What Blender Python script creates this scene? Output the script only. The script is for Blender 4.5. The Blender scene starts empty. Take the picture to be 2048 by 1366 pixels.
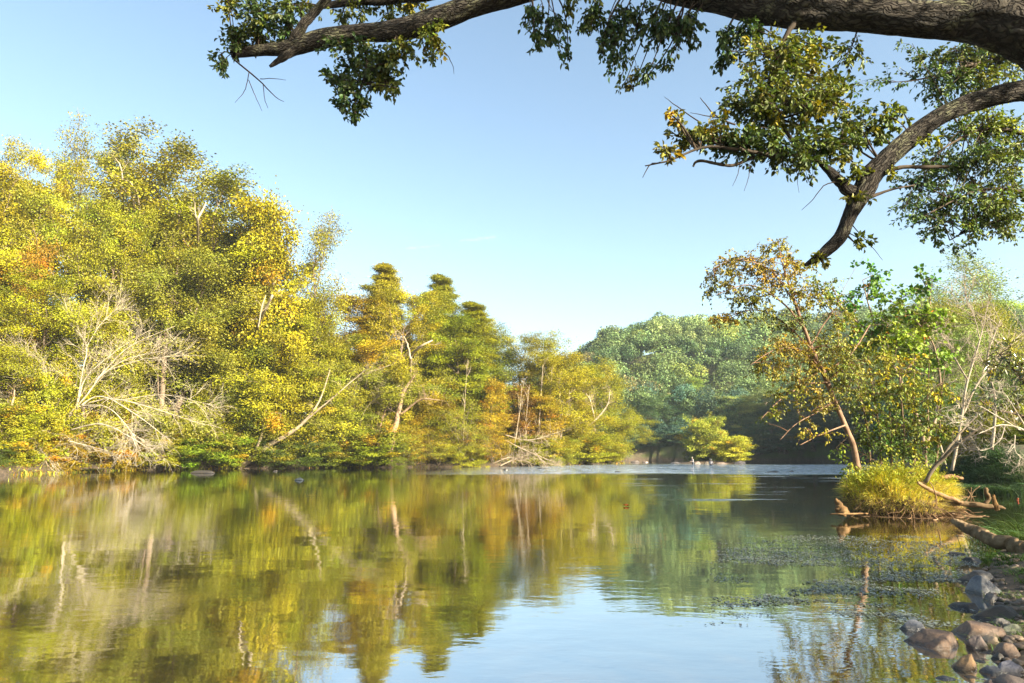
import bpy, math
import numpy as np
from mathutils import Vector

PI = math.pi
C = bpy.context.scene.collection
F = 1365.33
TILT = math.radians(9.36)
CAMZ = 1.5
ct, st = math.cos(TILT), math.sin(TILT)
SUN_EL = math.radians(25)
SUN_AZ = math.radians(130)      # clockwise from +Y (straight ahead): right and behind the camera
SUN_DIR = np.array([math.sin(SUN_AZ)*math.cos(SUN_EL), math.cos(SUN_AZ)*math.cos(SUN_EL), math.sin(SUN_EL)])


def ray(px, py):
    u = (px-1024)/F; v = (683-py)/F
    return np.array([u, ct-v*st, st+v*ct])


def P(px, py, Y):
    d = ray(px, py)
    return np.array([0, 0, CAMZ]) + d*(Y/d[1])


def G(px, py, z=0.0):
    d = ray(px, py)
    return np.array([0, 0, CAMZ]) + d*((z-CAMZ)/d[2])


def norm(a):
    return a/np.maximum(np.linalg.norm(a, axis=-1, keepdims=True), 1e-9)


# ------------------------------------------------------------------ noise
def _hash(ix, iy, iz, s):
    h = (ix*374761393 + iy*668265263 + iz*2147483647 + s*1274126177) & 0xFFFFFFFF
    h = ((h ^ (h >> 13))*1274126177) & 0xFFFFFFFF
    h = h ^ (h >> 16)
    return (h & 0xFFFFFF)/float(0xFFFFFF)


def vnoise(p, s=0):
    p = np.asarray(p, float)
    i = np.floor(p).astype(np.int64); f = p-i; f = f*f*(3-2*f)
    r = 0
    for dx in (0, 1):
        for dy in (0, 1):
            for dz in (0, 1):
                w = (f[..., 0] if dx else 1-f[..., 0])*(f[..., 1] if dy else 1-f[..., 1])*(f[..., 2] if dz else 1-f[..., 2])
                r = r + w*_hash(i[..., 0]+dx, i[..., 1]+dy, i[..., 2]+dz, s)
    return r*2-1


def fbm(p, o=4, s=0):
    p = np.asarray(p, float); r = 0; a = 0.5
    for k in range(o):
        r = r + a*vnoise(p*(2**k)+k*17.3, s+k); a *= 0.5
    return r


# ------------------------------------------------------------------ water outline and ground
SHORE = [(-90, -70), (-62, 18), (-45, 42)]
SHORE += [tuple(G(*q)[:2]) for q in [(0, 951), (120, 945), (250, 940), (330, 939.5), (480, 937), (600, 936.5), (700, 935),
                                     (780, 935), (850, 934), (1000, 934), (1130, 931), (1195, 928.5), (1240, 926.5)]]
SHORE += [(13, 125), (5, 150), (30, 153), (60, 143), (68, 128), (60, 110), (48, 88), (36, 68), (26, 48), (21, 35)]
SHORE += [tuple(G(*q)[:2]) for q in [(1900, 972), (1950, 982), (2048, 988)]]
SHORE += [(32, 26), (30, 21), (14, 17)]
SHORE += [tuple(G(*q)[:2]) for q in [(2048, 1060), (2005, 1095), (1960, 1140), (1985, 1190), (1990, 1225), (2000, 1262), (2010, 1310), (2020, 1366)]]
SHORE += [(3.1, 3.9), (2.4, 2.6), (1.2, 1.2), (-1.5, 0.7), (-8, -3), (-30, -20), (-60, -70)]
SHORE = np.array(SHORE)


def shore_sd(x, y):
    """signed distance to the waterline, positive on land"""
    x = np.asarray(x, float); y = np.asarray(y, float)
    d2 = np.full(x.shape, 1e18); ins = np.zeros(x.shape, bool)
    n = len(SHORE)
    for i in range(n):
        ax, ay = SHORE[i]; bx, by = SHORE[(i+1) % n]
        ex, ey = bx-ax, by-ay
        t = np.clip(((x-ax)*ex+(y-ay)*ey)/(ex*ex+ey*ey), 0, 1)
        d2 = np.minimum(d2, (x-ax-t*ex)**2+(y-ay-t*ey)**2)
        if ay != by:
            c = ((ay > y) != (by > y)) & (x < (bx-ax)*(y-ay)/(by-ay)+ax)
            ins ^= c
    return np.where(ins, -1, 1)*np.sqrt(d2)


ISL = G(1430, 927.5)       # bushy islet in the rapids


def sstep(a, b, x):
    t = np.clip((x-a)/(b-a), 0, 1)
    return t*t*(3-2*t)


def ground(x, y):
    x = np.asarray(x, float); y = np.asarray(y, float)
    s = shore_sd(x, y)
    p = np.stack([x, y, 0*x], -1)
    s = s + 0.5*fbm(p*0.5, 3, 5)*np.clip((y-12)/20, 0, 1)
    near = sstep(30, 14, np.hypot(x, y))
    bank = (0.9-0.55*near)*(1-np.exp(-np.maximum(s, 0)/(0.7+1.5*near)))
    land = bank + 0.02*np.maximum(s, 0)
    left = sstep(20, -5, x)*sstep(140, 110, y)*sstep(20, 40, y)
    land += left*sstep(5, 60, s)*9
    ridge = 27*sstep(-25, 48, x-(y-200)*0.1)*sstep(140, 215, y) + 4*sstep(135, 200, y) + 3*sstep(60, 120, x)*sstep(150, 220, y)
    land += ridge
    rb = sstep(36, 110, x)*sstep(20, 60, y)*(1-sstep(130, 170, y))
    land += rb*12
    land += 1.0*np.exp(-(((x-22.5)/4.5)**2+((y-31)/5.0)**2))*np.clip(s/1.2, 0, 1)
    land += 0.12*fbm(p*0.35, 4, 2)*np.clip(s, 0, 1)
    bed = -0.06-np.minimum(1.3, 0.22*np.maximum(-s, 0))
    z = np.where(s > 0, land, bed)
    d = np.hypot((x-ISL[0])/5.5, (y-ISL[1]-4)/3.6)
    z = np.maximum(z, 0.55*(1-d*d)-0.05+0.15*fbm(p*1.1, 3, 9))
    return z


def gz(x, y):
    return float(ground(np.array([x]), np.array([y]))[0])


# ------------------------------------------------------------------ mesh helpers
def mesh_from(name, verts, faces, mat, tint=None, smooth=False, uv=None):
    """faces: (N,k) int array or list of such arrays"""
    if not isinstance(faces, list):
        faces = [faces]
    faces = [np.asarray(f, np.int32) for f in faces if len(f)]
    me = bpy.data.meshes.new(name)
    verts = np.asarray(verts, np.float32)
    me.vertices.add(len(verts)); me.vertices.foreach_set('co', verts.ravel())
    loops = np.concatenate([f.ravel() for f in faces])
    sizes = np.concatenate([np.full(len(f), f.shape[1], np.int32) for f in faces])
    starts = np.concatenate([[0], np.cumsum(sizes)[:-1]]).astype(np.int32)
    me.loops.add(len(loops)); me.loops.foreach_set('vertex_index', loops)
    me.polygons.add(len(sizes)); me.polygons.foreach_set('loop_start', starts)
    me.polygons.foreach_set('loop_total', sizes)
    if smooth:
        me.polygons.foreach_set('use_smooth', np.ones(len(sizes), bool))
    me.update(calc_edges=True)
    if tint is not None:
        t = np.ones((len(sizes), 4), np.float32); t[:, :3] = tint
        a = me.attributes.new('tint', 'FLOAT_COLOR', 'FACE'); a.data.foreach_set('color', t.ravel())
    if uv is not None:
        l = me.uv_layers.new(name='UVMap'); l.data.foreach_set('uv', np.asarray(uv, np.float32)[loops].ravel())
    me.materials.append(mat)
    return me


def link(name, me, parent=None, loc=None, color=None):
    o = bpy.data.objects.new(name, me); C.objects.link(o)
    if parent is not None: o.parent = parent
    if loc is not None: o.location = [float(v) for v in loc]
    if color is not None: o.color = (*color, 1)
    return o


def tag(o, label=None, cat=None, group=None, kind=None):
    if label: o['label'] = label
    if cat: o['category'] = cat
    if group: o['group'] = group
    if kind: o['kind'] = kind
    return o


def empty(name, loc, label, cat, group=None):
    o = bpy.data.objects.new(name, None); C.objects.link(o)
    o.location = [float(v) for v in loc]; o.empty_display_size = 0.2
    return tag(o, label, cat, group)


class Geo:
    """collects vertex / face batches for ONE mesh"""
    def __init__(s): s.v = []; s.f = {}; s.t = {}; s.u = []; s.n = 0
    def add(s, v, f, tint=None, uv=None):
        f = np.asarray(f)+s.n; k = f.shape[1]
        s.v.append(np.asarray(v, np.float32)); s.n += len(v)
        s.f.setdefault(k, []).append(f)
        s.t.setdefault(k, []).append(np.ones((len(f), 3)) if tint is None else np.broadcast_to(tint, (len(f), 3)))
        s.u.append(np.zeros((len(v), 2)) if uv is None else uv)
        return s
    def mesh(s, name, mat, smooth=False):
        ks = list(s.f)
        return mesh_from(name, np.concatenate(s.v), [np.concatenate(s.f[k]) for k in ks], mat,
                         np.concatenate([np.concatenate(s.t[k]) for k in ks]), smooth, np.concatenate(s.u))


def tubes(geo, pts, rad, seg=5, cap=True, tint=None, rough=0.0, seed=0, ref=None, along=3.0):
    """pts (B,K,3), rad (B,K)"""
    pts = np.asarray(pts, float); rad = np.asarray(rad, float)
    if pts.ndim == 2: pts = pts[None]; rad = rad[None]
    B, K, _ = pts.shape
    if B == 0: return
    T = norm(np.gradient(pts, axis=1))
    if ref is None:
        m = norm(pts[:, -1]-pts[:, 0]+1e-6)
        R = np.where(np.abs(m[:, 2:3]) < 0.75, np.array([[0, 0, 1.]]), np.array([[1., 0, 0]]))
    else:
        R = np.broadcast_to(np.array(ref, float), (B, 3))
    A = norm(np.cross(T, R[:, None, :])); Bn = np.cross(T, A)
    th = np.arange(seg)*2*PI/seg
    rr = np.broadcast_to(rad[..., None], (B, K, seg))
    ln = np.concatenate([np.zeros((B, 1)), np.cumsum(np.linalg.norm(np.diff(pts, axis=1), axis=-1), 1)], 1)
    if rough:
        c = np.stack([np.cos(th)*2.4+0*rr, np.sin(th)*2.4+0*rr, ln[..., None]/np.maximum(rad.mean(1)[:, None, None]*along, .01)+0*rr], -1)
        n = fbm(c+np.arange(B)[:, None, None, None]*7.7, 4, seed)
        rr = rr*(1+rough*n)
    V = pts[:, :, None]+rr[..., None]*(np.cos(th)[None, None, :, None]*A[:, :, None]+np.sin(th)[None, None, :, None]*Bn[:, :, None])
    idx = np.arange(B*K*seg).reshape(B, K, seg)
    a = idx[:, :-1]; b = idx[:, 1:]
    q = np.stack([a, np.roll(a, -1, 2), np.roll(b, -1, 2), b], -1).reshape(-1, 4)
    uv = np.stack([np.broadcast_to(th/(2*PI), (B, K, seg))*np.round(np.maximum(1, 1)), np.broadcast_to(ln[..., None], (B, K, seg))], -1).reshape(-1, 2)
    V = V.reshape(-1, 3)
    geo.add(V, q, tint, uv)
    if cap:
        n0 = geo.n-len(V)
        f = np.concatenate([idx[:, 0][:, ::-1], idx[:, -1]])
        geo.f.setdefault(seg, []).append(f+n0); geo.t.setdefault(seg, []).append(np.ones((len(f), 3)) if tint is None else np.broadcast_to(tint, (len(f), 3)))


def path(ctrl, n):
    """smooth (Catmull-Rom) resampling of control rows"""
    c = np.asarray(ctrl, float)
    c = np.vstack([2*c[0]-c[1], c, 2*c[-1]-c[-2]])
    m = len(c)-3
    t = np.linspace(0, m-1e-6, n); i = t.astype(int); f = (t-i)[:, None]
    p0, p1, p2, p3 = c[i], c[i+1], c[i+2], c[i+3]
    return 0.5*((2*p1)+(-p0+p2)*f+(2*p0-5*p1+4*p2-p3)*f**2+(-p0+3*p1-3*p2+p3)*f**3)


def grow(rng, start, d, length, K, up=0.0, wig=0.15):
    B = len(start); out = np.zeros((B, K, 3)); out[:, 0] = start
    d = norm(d); step = (np.asarray(length)/(K-1))[:, None]
    for k in range(1, K):
        d = norm(d+rng.normal(0, wig, (B, 3))+np.array([0, 0, up]))
        out[:, k] = out[:, k-1]+d*step
    return out


def at_frac(paths, idx, t):
    K = paths.shape[1]; x = np.clip(t, 0, 0.9999)*(K-1); i = x.astype(int); f = (x-i)[:, None]
    p = paths[idx, i]*(1-f)+paths[idx, i+1]*f
    return p, norm(paths[idx, i+1]-paths[idx, i])


def leaves(geo, rng, pos, axis, nrm, size, width=0.55, tint=None, kind='quad', fold=0.25):
    """small leaf faces; axis = direction of the leaf, nrm = rough facing"""
    pos = np.asarray(pos); n = len(pos)
    if n == 0: return
    a = norm(axis); s = norm(np.cross(a, nrm)); m = np.cross(s, a)
    L = (size*np.ones(n))[:, None]; W = L*width*0.5
    if kind == 'quad':
        V = np.stack([pos, pos+a*L*0.45+s*W, pos+a*L-m*L*fold*0.3, pos+a*L*0.45-s*W], 1)
        V[:, 1] += (m*L*fold*0.4); V[:, 3] += (m*L*fold*0.4)
        f = np.arange(n*4).reshape(n, 4)
        geo.add(V.reshape(-1, 3), f, tint)
    else:
        up = m*L*fold*width
        V = np.stack([pos, pos+a*L*0.28+s*W*0.9+up, pos+a*L*0.62+s*W*0.75+up*0.8, pos+a*L-m*L*0.12,
                      pos+a*L*0.62-s*W*0.75+up*0.8, pos+a*L*0.28-s*W*0.9+up], 1)
        i = np.arange(n)[:, None]*6
        f = np.concatenate([i+np.array([[0, 1, 2, 3]]), i+np.array([[0, 3, 4, 5]])], 1).reshape(-1, 4)
        t = None if tint is None else np.repeat(np.broadcast_to(tint, (n, 3)), 2, 0)
        geo.add(V.reshape(-1, 3), f, t)


def rand_tint(rng, n, spread=0.25, hue=0.15, accent=None, pa=0.0):
    b = np.exp(rng.normal(0, spread, (n, 1))); h = rng.normal(0, hue, (n, 1))
    t = b*np.concatenate([1+h, np.ones((n, 1)), 1-0.5*h], 1)
    if accent is not None and pa > 0:
        k = rng.random(n) < pa
        t[k] = np.array(accent)*b[k]
    return np.clip(t, 0.05, 4)


# ------------------------------------------------------------------ materials
def newmat(name):
    m = bpy.data.materials.new(name); m.use_nodes = True
    nt = m.node_tree; nt.nodes.clear()
    return m, nt, nt.nodes, nt.links


def leaf_material(name, trans=0.26, gloss=0.02, rough=0.6):
    m, nt, N, L = newmat(name)
    oi = N.new('ShaderNodeObjectInfo'); at = N.new('ShaderNodeAttribute'); at.attribute_name = 'tint'
    mu = N.new('ShaderNodeMix'); mu.data_type = 'RGBA'; mu.blend_type = 'MULTIPLY'; mu.inputs[0].default_value = 1
    L.new(oi.outputs['Color'], mu.inputs[6]); L.new(at.outputs['Color'], mu.inputs[7])
    d = N.new('ShaderNodeBsdfDiffuse'); t = N.new('ShaderNodeBsdfTranslucent'); g = N.new('ShaderNodeBsdfGlossy')
    g.inputs['Roughness'].default_value = rough; g.inputs['Color'].default_value = (1, 1, 1, 1)
    tc = N.new('ShaderNodeMix'); tc.data_type = 'RGBA'; tc.blend_type = 'MULTIPLY'; tc.inputs[0].default_value = 1
    tc.inputs[7].default_value = (1.15, 1.1, 0.55, 1)
    L.new(mu.outputs[2], d.inputs['Color']); L.new(mu.outputs[2], tc.inputs[6]); L.new(tc.outputs[2], t.inputs['Color'])
    a = N.new('ShaderNodeMixShader'); a.inputs[0].default_value = trans
    L.new(d.outputs[0], a.inputs[1]); L.new(t.outputs[0], a.inputs[2])
    b = N.new('ShaderNodeMixShader'); b.inputs[0].default_value = gloss
    L.new(a.outputs[0], b.inputs[1]); L.new(g.outputs[0], b.inputs[2])
    o = N.new('ShaderNodeOutputMaterial'); L.new(b.outputs[0], o.inputs[0])
    return m


def ramp(N, stops):
    r = N.new('ShaderNodeValToRGB'); e = r.color_ramp.elements
    e[0].position, e[0].color = stops[0][0], (*stops[0][1], 1)
    e[1].position, e[1].color = stops[-1][0], (*stops[-1][1], 1)
    for p, c in stops[1:-1]:
        x = e.new(p); x.color = (*c, 1)
    return r


def noise(N, L, vec, scale, detail=4, rough=0.55, dist=0.0):
    n = N.new('ShaderNodeTexNoise'); n.inputs['Scale'].default_value = scale; n.inputs['Detail'].default_value = detail
    n.inputs['Roughness'].default_value = rough; n.inputs['Distortion'].default_value = dist
    if vec is not None: L.new(vec, n.inputs['Vector'])
    return n


def wood_material(name, stops, scale=3.0, bump=0.4, use_tint=True):
    """bark of far trees and twigs: object colour times noise"""
    m, nt, N, L = newmat(name)
    tc = N.new('ShaderNodeTexCoord')
    n = noise(N, L, tc.outputs['Object'], scale, 5, 0.65)
    r = ramp(N, stops); L.new(n.outputs['Fac'], r.inputs[0])
    at = N.new('ShaderNodeAttribute'); at.attribute_name = 'tint'
    oi = N.new('ShaderNodeObjectInfo')
    m1 = N.new('ShaderNodeMix'); m1.data_type = 'RGBA'; m1.blend_type = 'MULTIPLY'; m1.inputs[0].default_value = 1
    m2 = N.new('ShaderNodeMix'); m2.data_type = 'RGBA'; m2.blend_type = 'MULTIPLY'; m2.inputs[0].default_value = 1
    L.new(r.outputs[0], m1.inputs[6]); L.new(at.outputs['Color'], m1.inputs[7])
    L.new(m1.outputs[2], m2.inputs[6]); L.new(oi.outputs['Color'], m2.inputs[7])
    p = N.new('ShaderNodeBsdfPrincipled'); p.inputs['Roughness'].default_value = 0.85; p.inputs['Specular IOR Level'].default_value = 0.2
    L.new(m2.outputs[2], p.inputs['Base Color'])
    b = N.new('ShaderNodeBump'); b.inputs['Strength'].default_value = bump; b.inputs['Distance'].default_value = 0.03
    L.new(n.outputs['Fac'], b.inputs['Height']); L.new(b.outputs[0], p.inputs['Normal'])
    o = N.new('ShaderNodeOutputMaterial'); L.new(p.outputs[0], o.inputs[0])
    return m


def bark_material():
    """thick furrowed bark with lichen for the overhanging tree; uv = (turn, metres along)"""
    m, nt, N, L = newmat('furrowed_bark')
    uv = N.new('ShaderNodeTexCoord')
    su = N.new('ShaderNodeSeparateXYZ'); L.new(uv.outputs['UV'], su.inputs[0])
    mp = N.new('ShaderNodeCombineXYZ')
    for k_, op in ((0, 'COSINE'), (1, 'SINE')):
        m0 = N.new('ShaderNodeMath'); m0.operation = 'MULTIPLY'; m0.inputs[1].default_value = 2*PI; L.new(su.outputs['X'], m0.inputs[0])
        m1_ = N.new('ShaderNodeMath'); m1_.operation = op; L.new(m0.outputs[0], m1_.inputs[0])
        m2_ = N.new('ShaderNodeMath'); m2_.operation = 'MULTIPLY'; m2_.inputs[1].default_value = 0.17; L.new(m1_.outputs[0], m2_.inputs[0]); L.new(m2_.outputs[0], mp.inputs[k_])
    L.new(su.outputs['Y'], mp.inputs[2])
    nd = noise(N, L, uv.outputs['Object'], 5, 3)
    mixv = N.new('ShaderNodeMix'); mixv.data_type = 'VECTOR'; mixv.inputs[0].default_value = 0.17
    L.new(mp.outputs[0], mixv.inputs[4]); L.new(nd.outputs['Color'], mixv.inputs[5])
    sc = N.new('ShaderNodeMapping'); sc.inputs['Scale'].default_value = (30, 30, 6.5)
    L.new(mixv.outputs[1], sc.inputs[0])
    vo = N.new('ShaderNodeTexVoronoi'); vo.feature = 'DISTANCE_TO_EDGE'; vo.inputs['Scale'].default_value = 1.0
    L.new(sc.outputs[0], vo.inputs['Vector'])
    fn = noise(N, L, sc.outputs[0], 0.9, 8, 0.75, 0.4)
    mr = N.new('ShaderNodeMapRange'); mr.inputs[1].default_value = 0.0; mr.inputs[2].default_value = 0.22
    L.new(vo.outputs['Distance'], mr.inputs[0])
    h = N.new('ShaderNodeMath'); h.operation = 'MULTIPLY_ADD'; h.inputs[1].default_value = 1.7
    L.new(fn.outputs['Fac'], h.inputs[0]); L.new(mr.outputs[0], h.inputs[2])
    r = ramp(N, [(0.25, (0.01, 0.008, 0.007)), (0.6, (0.04, 0.032, 0.026)), (0.95, (0.10, 0.085, 0.068)), (1.0, (0.13, 0.115, 0.09))])
    hs = N.new('ShaderNodeMath'); hs.operation = 'MULTIPLY'; hs.inputs[1].default_value = 0.44
    L.new(h.outputs[0], hs.inputs[0]); L.new(hs.outputs[0], r.inputs[0])
    ln = noise(N, L, uv.outputs['Object'], 3.2, 6, 0.7)
    lr = ramp(N, [(0.53, (0, 0, 0)), (0.62, (1, 1, 1))]); L.new(ln.outputs['Fac'], lr.inputs[0])
    lm = N.new('ShaderNodeMath'); lm.operation = 'MULTIPLY'; L.new(lr.outputs[0], lm.inputs[0]); L.new(mr.outputs[0], lm.inputs[1])
    mx = N.new('ShaderNodeMix'); mx.data_type = 'RGBA'; mx.inputs[7].default_value = (0.17, 0.165, 0.10, 1)
    L.new(lm.outputs[0], mx.inputs[0]); L.new(r.outputs[0], mx.inputs[6])
    p = N.new('ShaderNodeBsdfPrincipled'); p.inputs['Roughness'].default_value = 0.9; p.inputs['Specular IOR Level'].default_value = 0.15
    L.new(mx.outputs[2], p.inputs['Base Color'])
    b = N.new('ShaderNodeBump'); b.inputs['Strength'].default_value = 1.0; b.inputs['Distance'].default_value = 0.035
    L.new(h.outputs[0], b.inputs['Height']); L.new(b.outputs[0], p.inputs['Normal'])
    o = N.new('ShaderNodeOutputMaterial'); L.new(p.outputs[0], o.inputs[0])
    return m


def ground_material():
    m, nt, N, L = newmat('river_bank_soil')
    tc = N.new('ShaderNodeTexCoord'); v = tc.outputs['Object']
    n1 = noise(N, L, v, 0.35, 6, 0.6); n2 = noise(N, L, v, 6, 6, 0.7); n3 = noise(N, L, v, 30, 3, 0.6)
    r1 = ramp(N, [(0.3, (0.022, 0.016, 0.01)), (0.5, (0.07, 0.047, 0.028)), (0.7, (0.14, 0.095, 0.055))]); L.new(n2.outputs['Fac'], r1.inputs[0])
    r2 = ramp(N, [(0.3, (0.03, 0.045, 0.01)), (0.7, (0.09, 0.1, 0.025))]); L.new(n3.outputs['Fac'], r2.inputs[0])
    sx = N.new('ShaderNodeSeparateXYZ'); L.new(v, sx.inputs[0])
    hz = N.new('ShaderNodeMapRange'); hz.inputs[1].default_value = 0.35; hz.inputs[2].default_value = 1.2
    L.new(sx.outputs['Z'], hz.inputs[0])
    ad = N.new('ShaderNodeMath'); ad.operation = 'MULTIPLY'; ad.use_clamp = True; L.new(hz.outputs[0], ad.inputs[0])
    g1 = ramp(N, [(0.4, (0.2, 0.2, 0.2)), (0.55, (1, 1, 1))]); L.new(n1.outputs['Fac'], g1.inputs[0]); L.new(g1.outputs[0], ad.inputs[1])
    mx = N.new('ShaderNodeMix'); mx.data_type = 'RGBA'; L.new(ad.outputs[0], mx.inputs[0]); L.new(r1.outputs[0], mx.inputs[6]); L.new(r2.outputs[0], mx.inputs[7])
    p = N.new('ShaderNodeBsdfPrincipled'); p.inputs['Roughness'].default_value = 0.9
    L.new(mx.outputs[2], p.inputs['Base Color'])
    b = N.new('ShaderNodeBump'); b.inputs['Strength'].default_value = 0.8; b.inputs['Distance'].default_value = 0.08
    L.new(n2.outputs['Fac'], b.inputs['Height']); L.new(b.outputs[0], p.inputs['Normal'])
    o = N.new('ShaderNodeOutputMaterial'); L.new(p.outputs[0], o.inputs[0])
    return m


def water_material():
    m, nt, N, L = newmat('river_water')
    tc = N.new('ShaderNodeTexCoord'); v = tc.outputs['Object']
    sx = N.new('ShaderNodeSeparateXYZ'); L.new(v, sx.inputs[0])

    def math_(op, a, b=None, clamp=False):
        n = N.new('ShaderNodeMath'); n.operation = op; n.use_clamp = clamp
        for i, q in enumerate((a, b)):
            if q is None: continue
            if isinstance(q, (int, float)): n.inputs[i].default_value = q
            else: L.new(q, n.inputs[i])
        return n.outputs[0]

    def mrange(x, a, b, c=0.0, d=1.0):
        n = N.new('ShaderNodeMapRange'); n.interpolation_type = 'SMOOTHSTEP'
        L.new(x, n.inputs[0])
        for i, q in zip((1, 2, 3, 4), (a, b, c, d)): n.inputs[i].default_value = q
        return n.outputs[0]
    # calm ripples: long soft swell plus fine wrinkles that come in patches
    mp = N.new('ShaderNodeMapping'); mp.inputs['Scale'].default_value = (0.75, 1.25, 1); mp.inputs['Rotation'].default_value = (0, 0, 0.15); L.new(v, mp.inputs[0])
    w1 = noise(N, L, mp.outputs[0], 1.1, 2, 0.5).outputs['Fac']
    w2 = noise(N, L, mp.outputs[0], 5.5, 2, 0.5).outputs['Fac']
    w3 = noise(N, L, mp.outputs[0], 15, 2, 0.5).outputs['Fac']
    patch = mrange(noise(N, L, v, 0.16, 3, 0.6).outputs['Fac'], 0.42, 0.66)
    # rapids: a band across the river
    pn = noise(N, L, v, 0.07, 3, 0.5).outputs['Fac']
    yy = math_('ADD', sx.outputs['Y'], math_('MULTIPLY', math_('SUBTRACT', pn, 0.5), 16.0))
    band = math_('MULTIPLY', mrange(yy, 50, 56), mrange(yy, 108, 93))
    xx = math_('ADD', sx.outputs['X'], math_('MULTIPLY', math_('SUBTRACT', sx.outputs['Y'], 60), -0.12))
    band = math_('MULTIPLY', band, mrange(xx, -9, 4))
    ms = N.new('ShaderNodeMapping'); ms.inputs['Scale'].default_value = (0.1, 0.6, 1); L.new(v, ms.inputs[0])
    streak = noise(N, L, ms.outputs[0], 1.0, 4, 0.6).outputs['Fac']
    s2 = mrange(streak, 0.60, 0.66)
    s2 = math_('MULTIPLY', s2, mrange(sx.outputs['Y'], 19, 25)); s2 = math_('MULTIPLY', s2, mrange(sx.outputs['X'], 4, 11))
    s2 = math_('MULTIPLY', s2, mrange(sx.outputs['Y'], 60, 50))
    rap = math_('MAXIMUM', band, s2)
    wr = noise(N, L, v, 2.2, 5, 0.65).outputs['Fac']
    h = math_('MULTIPLY', w1, 0.0042)
    h = math_('ADD', h, math_('MULTIPLY', math_('MULTIPLY', w2, 0.0017), math_('ADD', math_('MULTIPLY', patch, 0.9), 0.35)))
    h = math_('ADD', h, math_('MULTIPLY', math_('MULTIPLY', w3, 0.0007), math_('ADD', math_('MULTIPLY', patch, 0.9), 0.2)))
    h = math_('ADD', h, math_('MULTIPLY', math_('MULTIPLY', wr, 0.16), rap))
    b = N.new('ShaderNodeBump'); b.inputs['Strength'].default_value = 1; b.inputs['Distance'].default_value = 1.0
    L.new(h, b.inputs['Height'])
    # body colour of the murky green-brown water, bed showing a little
    bn = noise(N, L, v, 1.7, 5, 0.6, 0.6).outputs['Fac']
    r = ramp(N, [(0.35, (0.014, 0.012, 0.004)), (0.52, (0.035, 0.026, 0.007)), (0.7, (0.075, 0.05, 0.012))]); L.new(bn, r.inputs[0])
    d = N.new('ShaderNodeBsdfDiffuse'); L.new(r.outputs[0], d.inputs['Color'])
    g = N.new('ShaderNodeBsdfGlossy'); g.inputs['Roughness'].default_value = 0.03; g.inputs['Color'].default_value = (0.93, 0.95, 0.97, 1)
    L.new(b.outputs[0], g.inputs['Normal'])
    fr = N.new('ShaderNodeFresnel'); fr.inputs['IOR'].default_value = 1.36; L.new(b.outputs[0], fr.inputs['Normal'])
    fac = math_('POWER', fr.outputs[0], 0.26, True)
    a = N.new('ShaderNodeMixShader'); L.new(fac, a.inputs[0]); L.new(d.outputs[0], a.inputs[1]); L.new(g.outputs[0], a.inputs[2])
    # broken white water on the rapids
    fo = N.new('ShaderNodeBsdfDiffuse'); fo.inputs['Color'].default_value = (0.42, 0.52, 0.66, 1)
    mf = N.new('ShaderNodeMapping'); mf.inputs['Scale'].default_value = (0.7, 1.6, 1); L.new(v, mf.inputs[0])
    fm = math_('MULTIPLY', mrange(noise(N, L, mf.outputs[0], 1.3, 6, 0.7).outputs['Fac'], 0.42, 0.60), math_('MULTIPLY', rap, 0.5))
    e = N.new('ShaderNodeMixShader'); L.new(fm, e.inputs[0]); L.new(a.outputs[0], e.inputs[1]); L.new(fo.outputs[0], e.inputs[2])
    o = N.new('ShaderNodeOutputMaterial'); L.new(e.outputs[0], o.inputs[0])
    return m


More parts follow.
